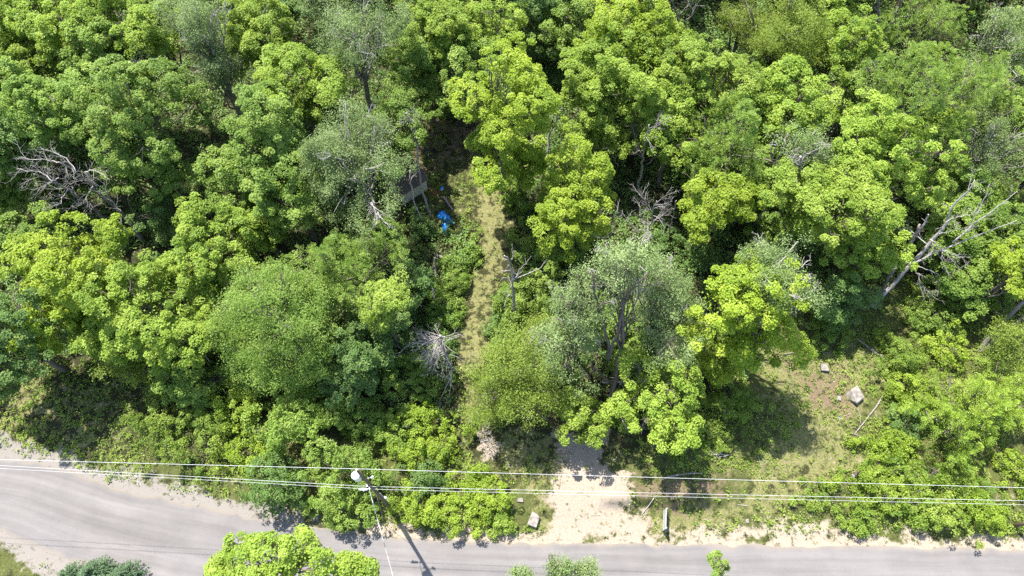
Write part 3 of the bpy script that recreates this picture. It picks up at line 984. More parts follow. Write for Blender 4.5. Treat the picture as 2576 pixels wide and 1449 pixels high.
# roadside and clearing bushes
T('shrub', 'bram', [
    (600, 1030, 70, 75, 2.4, 'tall sunlit shrub at the wood edge above the roadside bushes'),
    (620, 1140, 75, 55, 1.6, 'yellow-green bramble between the verge shrub and the dark round shrub'),
    (1070, 1060, 75, 60, 1.5, 'yellow-green bramble below the fallen dead conifer top'),
    (1110, 1130, 75, 55, 1.3, 'bright bramble bank west of the sandy scrape'),
    (1040, 1150, 60, 50, 1.5, 'bright bramble above the wires east of the utility pole'),
    (1210, 1270, 90, 60, 1.1, 'yellow-green knotweed thicket by the pale roadside boulder'),
    (1130, 1290, 80, 55, 1.1, 'knotweed clump on the road edge below the wires'),
    (1050, 1270, 65, 60, 1.3, 'knotweed clump just east of the utility pole shadow'),
    (1200, 1215, 70, 45, 1.0, 'yellow bramble at the wires near the sandy scrape'),
    (2250, 1130, 90, 70, 1.2, 'yellow-green bush east of the fallen forked branch'),
    (2200, 1240, 95, 60, 1.1, 'yellow-green bush over the wires beside the drain pipe piece'),
    (2470, 1285, 80, 55, 1.3, 'yellowest bush on the east roadside'),
    (2330, 1010, 95, 75, 1.8, 'sunlit bush on the slope above the forked branch'),
    (2370, 880, 60, 60, 1.6, 'sunlit pale bush below the leaning dead tree'),
    (2555, 1180, 45, 60, 1.2, 'yellow bush at the east edge above the second pole'),
], lump=.85, drop=.2)
T('shrub', 'weed', [
    (385, 1085, 82, 70, 1.7, 'round leafy shrub on the verge above the bend in the road'),
    (520, 1090, 62, 75, 2.0, 'pale leafy shrub beside the round verge shrub'),
    (1000, 1080, 55, 60, 1.7, 'mid green shrub above the pole thicket'),
    (1260, 1325, 55, 30, .6, 'low weed clump at the road edge beside the pale boulder'),
    (1790, 1080, 60, 70, 1.2, 'leafy shrub with the broken log stub beside the shaded clearing'),
    (1720, 1140, 85, 45, .9, 'low leafy bush above the white fallen log'),
    (1850, 1010, 75, 80, 1.4, 'shaded broad bush west of the clearing'),
    (2340, 1290, 110, 55, 1.1, 'leafy verge bush on the east roadside'),
    (2060, 1245, 80, 40, .7, 'low weed bush on the verge under the wires, west of the drain pipe piece'),
    (2260, 900, 80, 75, 1.4, 'half-shaded bush at the foot of the leaning dead tree slope'),
    (2160, 1310, 60, 40, .7, 'ragged weed bush where the gravel verge narrows'),
    (2420, 1160, 60, 50, 1.2, 'shaded bush under the east slope maple'),
], lump=.85, drop=.18)
T('shrub', 'mid', [
    (745, 1050, 85, 85, 3.2, 'tall dense bush of the roadside thicket above the dark round shrub', dict(sizek=1.2)),
    (870, 1180, 98, 80, 2.6, 'big leafy bush behind the utility pole', dict(sizek=1.2)),
    (855, 1280, 85, 45, 1.5, 'lower leafy bush at the foot of the utility pole'),
    (900, 1040, 80, 70, 2.0, 'dark shrub in the thicket above the pole bush'),
    (1030, 960, 75, 75, 1.6, 'dark shrub under the bleached conifer top'),
    (1140, 690, 50, 75, 1.3, 'leafy shrub on the west side of the grass track by the broken trunk'),
    (1120, 770, 50, 70, 1.3, 'dense shrub beside the thin broken stem at the grass track'),
    (1186, 628, 32, 44, 1.0, 'shrub between the blue tarp and the grass track'),
    (1290, 780, 50, 75, 1.8, 'ivy-clad shrub round the tall bare pole tree'),
    (1350, 740, 55, 60, 1.8, 'vine-covered shrub east of the tall bare pole tree'),
    (1330, 610, 45, 60, 1.2, 'bright shrub on the east side of the grass track'),
    (1390, 640, 50, 60, 2.0, 'dark shrub below the upright lime maple'),
    (1300, 500, 30, 60, 1.6, 'narrow shrub on the track edge under the tall lime maple'),
    (2090, 830, 65, 60, 1.2, 'dark shrub at the head of the shaded clearing'),
    (1560, 1040, 45, 50, 1.6, 'shrub behind the forked poplar trunk'),
    (2360, 790, 75, 60, 1.6, 'shaded bush in the hollow east of the leaning trunk'),
])
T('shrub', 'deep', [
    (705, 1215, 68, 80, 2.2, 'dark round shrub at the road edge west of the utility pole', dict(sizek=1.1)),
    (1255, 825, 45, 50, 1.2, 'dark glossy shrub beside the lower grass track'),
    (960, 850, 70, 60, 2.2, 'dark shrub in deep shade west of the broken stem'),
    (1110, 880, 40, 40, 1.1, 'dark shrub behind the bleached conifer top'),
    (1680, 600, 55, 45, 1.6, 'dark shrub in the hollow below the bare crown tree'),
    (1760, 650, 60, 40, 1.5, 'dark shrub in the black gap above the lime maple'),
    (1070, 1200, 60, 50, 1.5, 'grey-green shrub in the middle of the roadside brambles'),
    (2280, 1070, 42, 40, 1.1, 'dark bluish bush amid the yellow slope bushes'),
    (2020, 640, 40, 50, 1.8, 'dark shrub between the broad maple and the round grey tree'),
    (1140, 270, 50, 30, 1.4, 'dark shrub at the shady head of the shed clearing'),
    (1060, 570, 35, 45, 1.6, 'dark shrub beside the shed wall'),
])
T('sumac', 'weed', [
    (2400, 1230, 90, 60, 1.1, 'sumac thicket with long leaves in the shade on the east verge'),
    (2300, 1260, 80, 50, 1.0, 'sumac clump with fronded leaves on the east verge'),
    (2230, 1180, 60, 50, 1.0, 'sumac clump below the fallen forked branch'),
    (2330, 1200, 60, 50, 1.0, 'sumac clump at the middle of the east slope'),
])
T('ash', 'yell', [
    (2440, 1040, 125, 95, 3.6, 'sunlit low ash on the east slope above the roadside sumac'),
    (2540, 1000, 60, 70, 3.0, 'low ash at the east edge beside the sunlit slope ash'),
])
# ------------------------------------------------------------------ dead trees
def lift(pts, z0, z1):
    """stem sightings with heights shared out along its length; k = 3840 survey"""
    p = np.array(pts, float) * (W / 3840)
    d = np.concatenate([[0], np.cumsum(np.linalg.norm(np.diff(p, axis=0), axis=1))]); d /= d[-1]
    return np.array([at(u, v, z0 + (z1 - z0) * t) for (u, v), t in zip(p, d)])


def dense(P, k):
    d = np.linspace(0, len(P) - 1, k)
    i = np.minimum(d.astype(int), len(P) - 2); f_ = (d - i)[:, None]
    return P[i] * (1 - f_) + P[i + 1] * f_


def dead_tree(label, stems, limbs=(), seed=1, mat='dead', name='dead_tree', tw=(7, 2, 1.8), r0=.22, spread=.75, curl=.3, up=.12, group=None, twig_from=.45, leaves=0, rt=.036):
    """stems / limbs: (points, z0, z1, r0, r1)"""
    r = np.random.default_rng(seed)
    P0 = lift(*stems[0][:3])
    base = np.array([P0[0][0], P0[0][1], ghs(P0[0][0], P0[0][1])])
    e = tag(empty(name, base), label, 'dead tree', group)
    mb = MB(); br = MB(); tips = []
    for (pts, z0, z1, ra, rb_) in stems:
        P = lift(pts, z0, z1)
        if z0 < .5: P[0][2] = ghs(P[0][0], P[0][1]) - .3
        Q = dense(P, 18) + r.normal(size=(18, 3)) * .05
        mb.tube(Q, np.linspace(ra, rb_, 18), 8)
        for j in range(tw[0]):
            t = twig_from + (1 - twig_from) * (j + r.random()) / tw[0]
            i = int(min(t * 17, 16))
            dd = unit(Q[i + 1] - Q[i])
            sd = unit(np.cross(dd, r.normal(size=3)))
            tips.append(twigs(r, br, Q[i], unit(dd * .6 + sd * .8), tw[2] * r.uniform(.6, 1.2), max(.02, rt * (1.2 - .5 * t)), tw[1], spread, curl, 4, up))
    for (pts, z0, z1, ra, rb_) in limbs:
        P = lift(pts, z0, z1)
        Q = dense(P, 12) + r.normal(size=(12, 3)) * .04
        br.tube(Q, np.linspace(ra, rb_, 12) * .8, 6)
        n = max(3, tw[0])
        for j in range(n):
            t = .2 + .8 * (j + r.random()) / n
            i = int(min(t * 11, 10))
            dd = unit(Q[i + 1] - Q[i]); sd = unit(np.cross(dd, r.normal(size=3)))
            twigs(r, br, Q[i], unit(dd * .8 + sd * .6), tw[2] * r.uniform(.4, .8), max(.015, rb_ * .7), max(tw[1] - 1, 0), spread, curl, 4, up)
    mb.build('trunk', M[mat], e)
    if br.v: br.build('branches', M['dead'], e)
    return e


def cr(pts, x0, y0, k):
    return [(x0 + a / k, y0 + b / k) for a, b in pts]


# bare-limbed tree in the dark hollow (two stems)
k1 = lambda p: cr(p, 0, 540, 3.15)
dead_tree('big bare-limbed dead tree with two trunks leaning over the dark hollow in the west', [
    (k1([(1740, 1200), (1560, 960), (1430, 800), (1200, 620), (1050, 450), (900, 330), (700, 220)]), 0, 13.5, .24, .07),
    (k1([(1600, 1180), (1330, 960), (1160, 820), (950, 650), (800, 530), (620, 440), (400, 350)]), 0, 13, .20, .06)],
    [(k1([(1430, 800), (1390, 760), (1240, 560), (1000, 340)]), 7.5, 12.5, .10, .03),
     (k1([(1000, 330), (1100, 310), (1250, 370)]), 11, 11.5, .06, .025), (k1([(700, 220), (560, 190), (380, 190), (220, 150)]), 13, 13.5, .06, .02),
     (k1([(700, 400), (560, 470), (440, 560)]), 11.5, 11.5, .06, .02), (k1([(800, 530), (740, 620), (720, 710), (620, 730)]), 10.5, 10, .05, .02),
     (k1([(900, 330), (800, 180), (640, 90), (480, 60)]), 12.3, 13.6, .06, .02), (k1([(1100, 500), (1010, 640), (1050, 720)]), 9.5, 8.8, .05, .02),
     (k1([(1430, 850), (1430, 920), (1480, 1100)]), 6, 5, .05, .02), (k1([(620, 440), (500, 330), (360, 320), (200, 290)]), 12.4, 13.2, .06, .02)],
    seed=3, tw=(8, 2, 2.2), mat='dead_dark', twig_from=.5, rt=.03)
k2 = lambda p: cr(p, 3150, 650, 2.414)
dead_tree('leaning bleached dead tree with long bare limbs on the east slope', [
    (k2([(260, 1240), (450, 1030), (660, 820), (820, 620), (960, 470), (1000, 320), (1150, 180), (1230, 60)]), 0, 14.5, .23, .035)],
    [(k2([(680, 810), (900, 690), (1150, 600), (1350, 520), (1600, 430)]), 6, 10.5, .12, .025),
     (k2([(1020, 630), (1200, 460), (1400, 330), (1600, 160)]), 8, 13, .11, .025), (k2([(1150, 500), (1250, 350), (1310, 220), (1350, 100)]), 9.5, 13, .06, .02),
     (k2([(820, 600), (930, 690), (920, 800), (1000, 940)]), 8.5, 6, .07, .02), (k2([(930, 690), (1010, 780), (1110, 870)]), 8, 6.5, .05, .02),
     (k2([(930, 690), (1040, 740), (1130, 770)]), 8, 7.5, .05, .02), (k2([(660, 840), (720, 940), (735, 1100)]), 6, 4, .05, .02), (k2([(735, 1010), (840, 1110)]), 4.6, 3.8, .03, .015),
     (k2([(700, 840), (900, 910), (900, 1080)]), 6, 4, .06, .02), (k2([(780, 640), (700, 570), (600, 490)]), 8, 8.4, .07, .03), (k2([(960, 440), (1080, 390), (1280, 350)]), 10.5, 11, .06, .02),
     (k2([(900, 540), (1060, 505), (1190, 510)]), 9.5, 9.5, .05, .025), (k2([(650, 810), (600, 810), (470, 885)]), 6, 5.6, .05, .02), (k2([(830, 600), (850, 690), (750, 780)]), 8.5, 7, .04, .015)],
    seed=5, tw=(6, 2, 1.5), twig_from=.5, mat='dead', rt=.03)
dead_tree('slimmer forked dead trunk right behind the leaning bleached tree', [
    (k2([(330, 1130), (450, 930), (560, 770), (660, 600), (715, 460)]), 0, 9.5, .16, .09)],
    [(k2([(690, 540), (770, 450), (803, 370)]), 8, 10.5, .13, .07)], seed=6, tw=(2, 0, .8), mat='dead_dark')
dead_tree('bare leaning double trunk at the east edge above the sunlit low ash', [
    ([(3662, 1332), (3720, 1250), (3790, 1180), (3860, 1115), (3930, 1050)], 0, 9, .22, .12),
    ([(3670, 1330), (3740, 1265), (3810, 1210), (3870, 1160)], 0, 6, .16, .07)], seed=7, tw=(1, 0, 1.0), mat='dead_dark', twig_from=.8)
k3 = lambda p: cr(p, 1880, 880, 3.45)
dead_tree('tall bare pole-like dead tree standing beside the grass track', [
    (k3([(205, 1275), (185, 1080), (165, 900), (145, 620), (110, 330), (40, 260)]), 0, 10.5, .17, .05)],
    [(k3([(160, 580), (400, 485), (500, 440), (595, 325)]), 7.2, 8.6, .055, .015), (k3([(110, 460), (0, 475)]), 8.5, 8.6, .04, .02), (k3([(150, 580), (280, 470)]), 7.4, 8.4, .05, .015),
     (k3([(135, 320), (150, 250), (130, 120)]), 9.4, 10.6, .05, .015), (k3([(120, 760), (60, 840), (45, 970)]), 6, 4.8, .04, .015), (k3([(140, 640), (40, 790)]), 6.8, 5.8, .035, .015),
     (k3([(170, 600), (140, 430), (75, 390)]), 7.4, 8.8, .05, .02), (k3([(180, 560), (240, 440), (400, 280)]), 7.4, 9, .04, .012), (k3([(110, 560), (0, 560)]), 7.8, 7.8, .04, .015)], seed=8, tw=(3, 1, .9), mat='dead')
dead_tree('stub of a broken trunk close against the tall bare pole tree', [(k3([(150, 1110), (150, 960), (158, 900)]), 0, 3.2, .13, .09)], seed=9, tw=(0, 0, .1), mat='dead_dark', name='dead_stub')
# thin stems by the shed
dead_tree('thin dead stem with forked grey top rising in front of the shed roof', [
    ([(1611, 812), (1587, 727), (1577, 672), (1565, 560), (1556, 510), (1533, 462), (1525, 420)], 0, 12, .13, .05)],
    [([(1559, 517), (1551, 440), (1552, 400)], 8.6, 11.5, .08, .03)], seed=10, tw=(7, 2, 1.3), mat='dead', twig_from=.68)
dead_tree('thinnest leaning dead stem crossing in front of the shed wall', [
    ([(1607, 918), (1582, 833), (1554, 749), (1540, 690), (1536, 640)], 0, 6.5, .09, .05)], seed=11, tw=(3, 1, .9), mat='dead', twig_from=.7)
dead_tree('thin broken stem snapped along its length west of the grass track', [
    ([(1664, 1214), (1650, 1165), (1635, 1137), (1621, 1091), (1603, 1018)], 0, 4.2, .10, .05)], [([(1640, 1145), (1648, 1180)], 1.5, .9, .05, .03)], seed=12, tw=(2, 0, .6), mat='dead')
dead_tree('short split trunk standing at the end of the thick fallen log', [([(1634, 1062), (1632, 1010), (1630, 968)], 0, 2.6, .12, .10), ([(1624, 1050), (1624, 1005), (1632, 966)], 0, 2.5, .08, .07)],
          seed=13, tw=(0, 0, .1), mat='dead_dark', name='dead_stub')
k4 = lambda p: cr(p, 1920, 0, 2.0125)
dead_tree('bare forked stem standing in the gap east of the tall lime maple', [
    (k4([(270, 1275), (280, 1010), (325, 950), (355, 800), (400, 745), (450, 690)]), 0, 9.5, .14, .03)],
    [(k4([(305, 985), (400, 920), (430, 925), (505, 940)]), 5, 6, .07, .02)], seed=14, tw=(5, 1, .8), mat='dead', twig_from=.5)
dead_tree('dead tree with upswept grey branches in the middle of the east canopy', [
    (k4([(945, 1445), (975, 1300), (990, 1180), (1000, 1060), (1030, 940)]), 0, 13, .16, .05)],
    [(k4([(990, 1180), (930, 1060), (910, 960)]), 6, 9, .05, .015), (k4([(1020, 1240), (1110, 1150), (1150, 1050)]), 5.5, 8.5, .06, .015), (k4([(1130, 1140), (1200, 1200)]), 7, 7, .03, .015),
     (k4([(800, 1250), (760, 1180), (730, 1110)]), 5, 7.5, .05, .015), (k4([(990, 1120), (1060, 1010), (1080, 950)]), 7, 9.5, .05, .015)], seed=15, tw=(7, 2, 2.0), mat='dead', spread=.55, up=.3)
k5 = lambda p: cr(p, 1920, 720, 2.0125)
dead_tree('white bare crown of a dead tree leaning over the black gap in the east wood', [
    (k5([(900, 500), (965, 390), (1020, 310), (1050, 230), (1060, 140), (1090, 60)]), 0, 11.5, .13, .04)],
    [(k5([(1030, 300), (950, 290), (890, 240), (850, 180), (830, 140)]), 5.5, 8, .06, .015), (k5([(1050, 240), (1120, 180), (1160, 90)]), 6, 9, .05, .015), (k5([(1040, 270), (980, 200), (960, 100)]), 6, 8.5, .05, .015),
     (k5([(1060, 150), (1000, 60), (960, 20)]), 7.5, 9.5, .045, .012)], seed=16, tw=(10, 2, 1.8), mat='dead', spread=.6, up=.25, twig_from=.4)
dead_tree('dead twiggy tree top tangled above the upright lime maple side of the forked poplar', [
    (k5([(740, 520), (735, 380), (745, 250), (790, 130)]), 0, 11, .10, .03)], [(k5([(730, 340), (650, 345), (575, 330)]), 8, 8.5, .04, .012), (k5([(720, 290), (660, 270)]), 8.5, 9, .03, .012)], seed=17, tw=(7, 1, 1.2), mat='dead')
dead_tree('dead whitish tree at the very top of the wood above the lime maples', [
    (k4([(1250, 260), (1265, 190), (1240, 100), (1200, 0), (1180, -60)]), 0, 9, .14, .04)], [(k4([(1270, 190), (1350, 120), (1390, 30)]), 6, 8.5, .05, .015), (k4([(1250, 130), (1330, 40), (1350, -20)]), 7, 9, .05, .015)],
    seed=18, tw=(8, 2, 2.0), mat='dead', spread=.55, up=.25)
dead_tree('straight dead stub at the top east of the wood, thicker upright one of two', [([(3296, 150), (3294, 60), (3296, -20)], 3, 10.5, .2, .12)], [([(3294, 70), (3265, 95)], 7.5, 7.2, .06, .03), ([(3292, 45), (3275, 25)], 8.4, 9, .05, .02)], seed=19, tw=(1, 0, .7), mat='dead')
dead_tree('crooked dead limb tree beside the straight dead stub at the top east', [([(3330, 120), (3345, 85), (3365, 50), (3380, -10)], 4, 10, .16, .09)], [([(3345, 85), (3380, 62), (3415, 58)], 6.3, 6.8, .08, .03)], seed=20, tw=(2, 0, .8), mat='dead')
dead_tree('grey bare spreading branches of a dead tree at the top west of the wood', [
    ([(560, 330), (520, 250), (470, 190), (420, 150), (330, 95)], 0, 11, .16, .04)],
    [([(480, 195), (420, 200), (340, 165), (290, 145)], 7, 9.5, .06, .015), ([(500, 120), (450, 60), (400, 25), (360, 10)], 8, 11, .05, .012), ([(540, 300), (520, 240), (440, 215), (400, 190)], 5, 8, .05, .015)],
    seed=21, tw=(7, 2, 1.8), mat='dead', spread=.6, twig_from=.4)
dead_tree('small dead snag with a fork under the flat grey poplar crown', [
    ([(2990, 740), (2996, 640), (3000, 590)], 4, 14.5, .17, .10)], [([(2996, 625), (2970, 590), (2950, 580)], 13.5, 15, .07, .02), ([(3000, 620), (3020, 580), (3080, 555)], 13.7, 16, .07, .02)], seed=22, tw=(6, 1, 1.4), mat='dead', twig_from=.7, up=.3)
dead_tree('thin bare leaning pole deep in the dark hollow', [(k1([(1740, 1050), (1560, 770), (1500, 600), (1420, 420)]), 0, 9.5, .07, .04)], seed=23, tw=(1, 0, .6), mat='dead_dark')
dead_tree('thin grey pole rising from the black gap in the east wood', [(k5([(1155, 440), (1180, 330), (1210, 200), (1240, 60)]), 0, 8, .10, .05)], seed=24, tw=(1, 0, .5), mat='dead_dark')
dead_tree('broken grey trunk leaning out of the lower large grey poplar towards the shed', [([(1425, 870), (1410, 810), (1395, 760)], 3, 7, .17, .14)], seed=25, tw=(1, 0, .8), mat='dead', name='dead_stub')
dead_tree('dead brushy branch tops at the western side of the forked poplar', [
    (k5([(600, 1000), (560, 860), (500, 760), (400, 720), (270, 720)]), 0, 7, .08, .03)], [(k5([(520, 800), (400, 780), (290, 820)]), 4.5, 5.5, .04, .012), (k5([(560, 860), (480, 830), (320, 770)]), 4, 5.5, .04, .012)], seed=26, tw=(8, 1, 1.4), mat='dead', up=.05)
dead_tree('hanging dead branch beside the lime maple, grey and forked downwards', [
    (k5([(1330, 1300), (1320, 1220), (1360, 1150), (1385, 1060)]), 1.5, 5.5, .035, .045)], [(k5([(1360, 1150), (1390, 1230)]), 3.5, 2.2, .03, .012)], seed=27, tw=(4, 0, .6), mat='dead')


def conifer_snag():
    r = np.random.default_rng(31)
    P = lift([(1692, 1392), (1676, 1337), (1662, 1290), (1651, 1258)], 0, 6.6)
    e = tag(empty('dead_conifer', [P[0][0], P[0][1], ghs(*P[0][:2])]), 'bleached dead conifer with bare branches spraying out like a broom beside the grass track', 'dead tree')
    mb = MB(); Q = dense(P, 12); Q[0][2] -= .3
    mb.tube(Q, np.linspace(.2, .09, 12), 8)
    mb.build('trunk', M['dead'], e)
    br = MB()
    for i in range(58):
        t = r.uniform(.35, 1.0); k = t * 11; j = min(int(k), 10)
        a = Q[j] + (Q[j + 1] - Q[j]) * (k - j)
        ang = r.normal(3.7, .75) if r.random() < .8 else r.uniform(0, 6.28)
        d = np.array([math.cos(ang), math.sin(ang), r.uniform(-.25, .35)])
        twigs(r, br, a, d, r.uniform(.8, 2.6) * (1.25 - .3 * t), .028, 2, .5, .25, 3, -.05)
    for pts, z0, z1 in (([(1655, 1300), (1690, 1370), (1694, 1400), (1665, 1470), (1640, 1520)], 5, .6), ([(1694, 1400), (1690, 1450), (1682, 1510)], 2.4, .4), ([(1651, 1275), (1600, 1290), (1535, 1286), (1495, 1330)], 5.8, 4)):
        L_ = lift(pts, z0, z1)
        br.tube(dense(L_, 12) + r.normal(size=(12, 3)) * .03, np.linspace(.055, .02, 12), 5)
        for j in range(5):
            i = r.integers(0, len(L_) - 1)
            twigs(r, br, L_[i] * .4 + L_[i + 1] * .6, unit(L_[i + 1] - L_[i] + r.normal(size=3) * .6), .8, .02, 1, .7, .3, 3, 0)
    br.build('branches', M['dead'], e)


conifer_snag()


# ------------------------------------------------------------------ logs and fallen branches
def log(label, pts, r0, r1, z=.0, seed=1, side=(), mat='dead', name='log', twig=0):
    r = np.random.default_rng(seed)
    P = np.array([on(u * W / 3840, v * W / 3840, r0 * .7 + z) for u, v in pts])
    mb = MB()
    k = max(6, len(P) * 3)
    Q = dense(P, k) + r.normal(size=(k, 3)) * r0 * .25
    mb.tube(Q, np.linspace(r0, r1, k), 8)
    for s in side:
        Sd = np.array([on(u * W / 3840, v * W / 3840, r0 * .7 + z + .1 * i) for i, (u, v) in enumerate(s)])
        mb.tube(dense(Sd, 8) + r.normal(size=(8, 3)) * .02, np.linspace(r1 * .9, r1 * .35, 8), 5)
    for _ in range(twig):
        i = r.integers(1, k - 1)
        twigs(r, mb, Q[i], unit(r.normal(size=3) * [1, 1, .25] + [0, 0, .2]), r.uniform(.4, .9), r1 * .6, 1, .7, .3, 3, 0)
    o = mb.build(name, M[mat])
    return tag(o, label, 'log' if name == 'log' else 'branch')


log('thick fallen log lying between the split trunk and the grass track', [(1630, 964), (1670, 975), (1717, 990)], .16, .11, .25, 1, mat='dead_dark')
log('short pale board-like pole resting behind the thick fallen log', [(1678, 971), (1702, 959)], .05, .04, .5, 2, mat='white', name='pole')
bpy.data.objects['pole']['category'] = 'pole'
log('white fallen log along the top of the cut bank, under the upper wire', [(2488, 1793), (2530, 1783), (2580, 1777), (2632, 1775)], .09, .05, .05, 3, mat='dead_dark')
log('long weathered log on the slope below the leaning dead tree', [(3262, 1311), (3310, 1345), (3382, 1382)], .15, .09, .05, 4, [[(3262, 1311), (3230, 1290), (3205, 1274)]], mat='dead_dark')
log('forked fallen branch on the east slope beside the big white boulder', [(3310, 1485), (3275, 1540), (3230, 1595), (3202, 1630)], .07, .045, .05, 5,
    [[(3202, 1630), (3230, 1640), (3262, 1650)], [(3225, 1592), (3222, 1565), (3212, 1535)], [(3202, 1630), (3185, 1626)]], name='fallen_branch', twig=2, mat='dead_dark')
log('upright broken log stub poking out of the leafy shrub by the clearing', [(2702, 1562), (2714, 1540), (2726, 1518)], .14, .13, .9, 6, mat='dead_dark')
log('white brush limbs dumped at the edge of the bushes above the verge', [(2650, 1706), (2690, 1706), (2708, 1706)], .06, .04, .15, 7, [[(2660, 1706), (2690, 1690), (2700, 1684)], [(2690, 1718), (2720, 1712), (2740, 1708)]], name='fallen_branch', twig=6)
log('thin curved fallen branch in the shaded top of the clearing', [(2940, 1328), (2990, 1322), (3060, 1318), (3120, 1326)], .05, .025, .05, 8, name='fallen_branch', twig=3, mat='dead_dark')
log('thin bare fallen stick below the brush limbs on the verge', [(2840, 1710), (2850, 1735), (2856, 1752)], .035, .02, .03, 9, name='fallen_branch', twig=2)
log('stick lying across the shaded gravel behind the road sign', [(2452, 1868), (2430, 1900), (2405, 1930)], .045, .03, .03, 10, name='fallen_branch')
log('short stick on the bare sand of the pull-off', [(2215, 1934), (2250, 1934)], .025, .018, .02, 11, name='fallen_branch', mat='dead_dark')
log('white thin stick lying in the sandy scrape', [(1783, 1605), (1795, 1635), (1806, 1666)], .035, .02, .03, 12, name='fallen_branch')
log('grey rotten log near the blue tarp', [(1660, 738), (1680, 765), (1697, 792)], .13, .10, .05, 13, mat='dead_dark')
log('second grey rotten log beside the shed, end on to the tarp', [(1604, 775), (1612, 800), (1616, 815)], .12, .10, .05, 14, mat='dead_dark')
log('twig on the verge beside the ragged weed bush', [(2765, 1893), (2790, 1896), (2805, 1897)], .03, .02, .03, 15, name='fallen_branch')
log('dark crooked stick at the edge of the east road verge', [(3638, 2046), (3660, 2048), (3684, 2050)], .03, .02, .03, 16, name='fallen_branch', mat='dead_dark')
log('white dead limb lying level across the base of the forked poplar trunk', [(2242, 1468), (2290, 1470), (2330, 1470), (2380, 1467)], .11, .06, 2.6, 17,
    [[(2380, 1467), (2400, 1452), (2412, 1438)]], name='broken_limb', twig=3)
log('hanging white limb curving down from the level limb to the grey sand', [(2275, 1474), (2295, 1520), (2318, 1570), (2330, 1600), (2340, 1625)], .05, .025, 1.2, 18, [[(2338, 1610), (2352, 1645)], [(2330, 1590), (2343, 1590)]], name='broken_limb', twig=2)
log('grey bent limb hanging against the bright fresh maple', [(2355, 1478), (2390, 1505), (2425, 1545), (2455, 1572)], .06, .03, 3.2, 19, name='broken_limb', twig=3)
log('small twiggy white branch resting in the bush below the hanging limbs', [(2405, 1560), (2404, 1600), (2395, 1640)], .04, .02, 1.2, 20, [[(2404, 1600), (2428, 1598)], [(2404, 1600), (2380, 1615)]], name='broken_limb', twig=5)
log('grey dead stick in the weeds at the edge of the feathery locust', [(770, 1320), (795, 1350), (825, 1392)], .06, .035, 2.2, 21, name='broken_limb', twig=4)


# ------------------------------------------------------------------ boulders
def boulder(label, u, v, rx, ry, rz, seed, rot=0, mat='rock', name='boulder', flat=.5):
    import bmesh
    r = np.random.default_rng(seed)
    # a broken block: hull of jittered corners, edges worn a little
    cor = np.array([[x, y, z] for x in (-1, 1) for y in (-1, 1) for z in (-1, 1)], float) * [.78, .78, .62 + flat * .3]
    cor += r.normal(size=cor.shape) * [.17, .17, .12]
    mid_ = unit(r.normal(size=(7, 3))) * r.uniform(.8, 1.0, (7, 1)) * [1, 1, .75]
    bm = bmesh.new()
    for p_ in np.vstack([cor, mid_]): bm.verts.new(p_)
    h_ = bmesh.ops.convex_hull(bm, input=bm.verts)
    loose = [g_ for g_ in bm.verts if not g_.link_faces]
    bmesh.ops.delete(bm, geom=loose, context='VERTS')
    bmesh.ops.bevel(bm, geom=list(bm.edges), offset=.07, segments=2, affect='EDGES', profile=.6)
    bmesh.ops.triangulate(bm, faces=bm.faces)
    bmesh.ops.subdivide_edges(bm, edges=bm.edges, cuts=1)
    co = np.array([x.co[:] for x in bm.verts])
    co += unit(co) * (noise(co[:, 0] * 3 + 9, co[:, 1] * 3 + co[:, 2] * 2, .8, seed, 3) - .5)[:, None] * .07
    c, s_ = math.cos(rot), math.sin(rot)
    co = co * [rx, ry, rz]
    co = co @ np.array([[c, s_, 0], [-s_, c, 0], [0, 0, 1]])
    for vtx, p in zip(bm.verts, co): vtx.co = p
    me = bpy.data.meshes.new(name); bm.to_mesh(me); bm.free()
    me.shade_flat(); me.materials.append(M[mat])
    o = bpy.data.objects.new(name, me); C.objects.link(o)
    p = on(u * W / 3840, v * W / 3840)
    o.location = p + np.array([0, 0, rz * .2])
    return tag(o, label, 'boulder' if name == 'boulder' else 'stone')


boulder('big square-edged white boulder on the east clearing', 3203, 1486, .60, .72, .6, 3, .5)
boulder('small rounded pale boulder beside the big white one', 3143, 1496, .28, .25, .24, 5)
boulder('pale boulder half in shade at the upper side of the clearing', 3088, 1380, .36, .38, .34, 7)
boulder('pale roadside boulder on the grass beside the knotweed', 2003, 1956, .45, .6, .45, 11, -.5)
boulder('small white stone at the edge of the gravel verge', 2800, 1955, .18, .17, .15, 13, name='stone')
boulder('small flat grey stone at the foot of the slope weeds', 3150, 1568, .22, .2, .1, 15, name='stone')
boulder('white stone half sunk in the sandy scrape', 1836, 1622, .2, .26, .15, 17, name='stone')
boulder('pale flat stone below the sunken white stone in the sandy scrape', 1822, 1650, .3, .17, .12, 19, .3, name='stone')
boulder('white stones heap remnant in weeds near the knotweed', 1952, 1875, .28, .2, .15, 23, name='stone')
boulder('small grey stone in the weeds below the sandy scrape', 1908, 1748, .16, .2, .12, 27, name='stone')


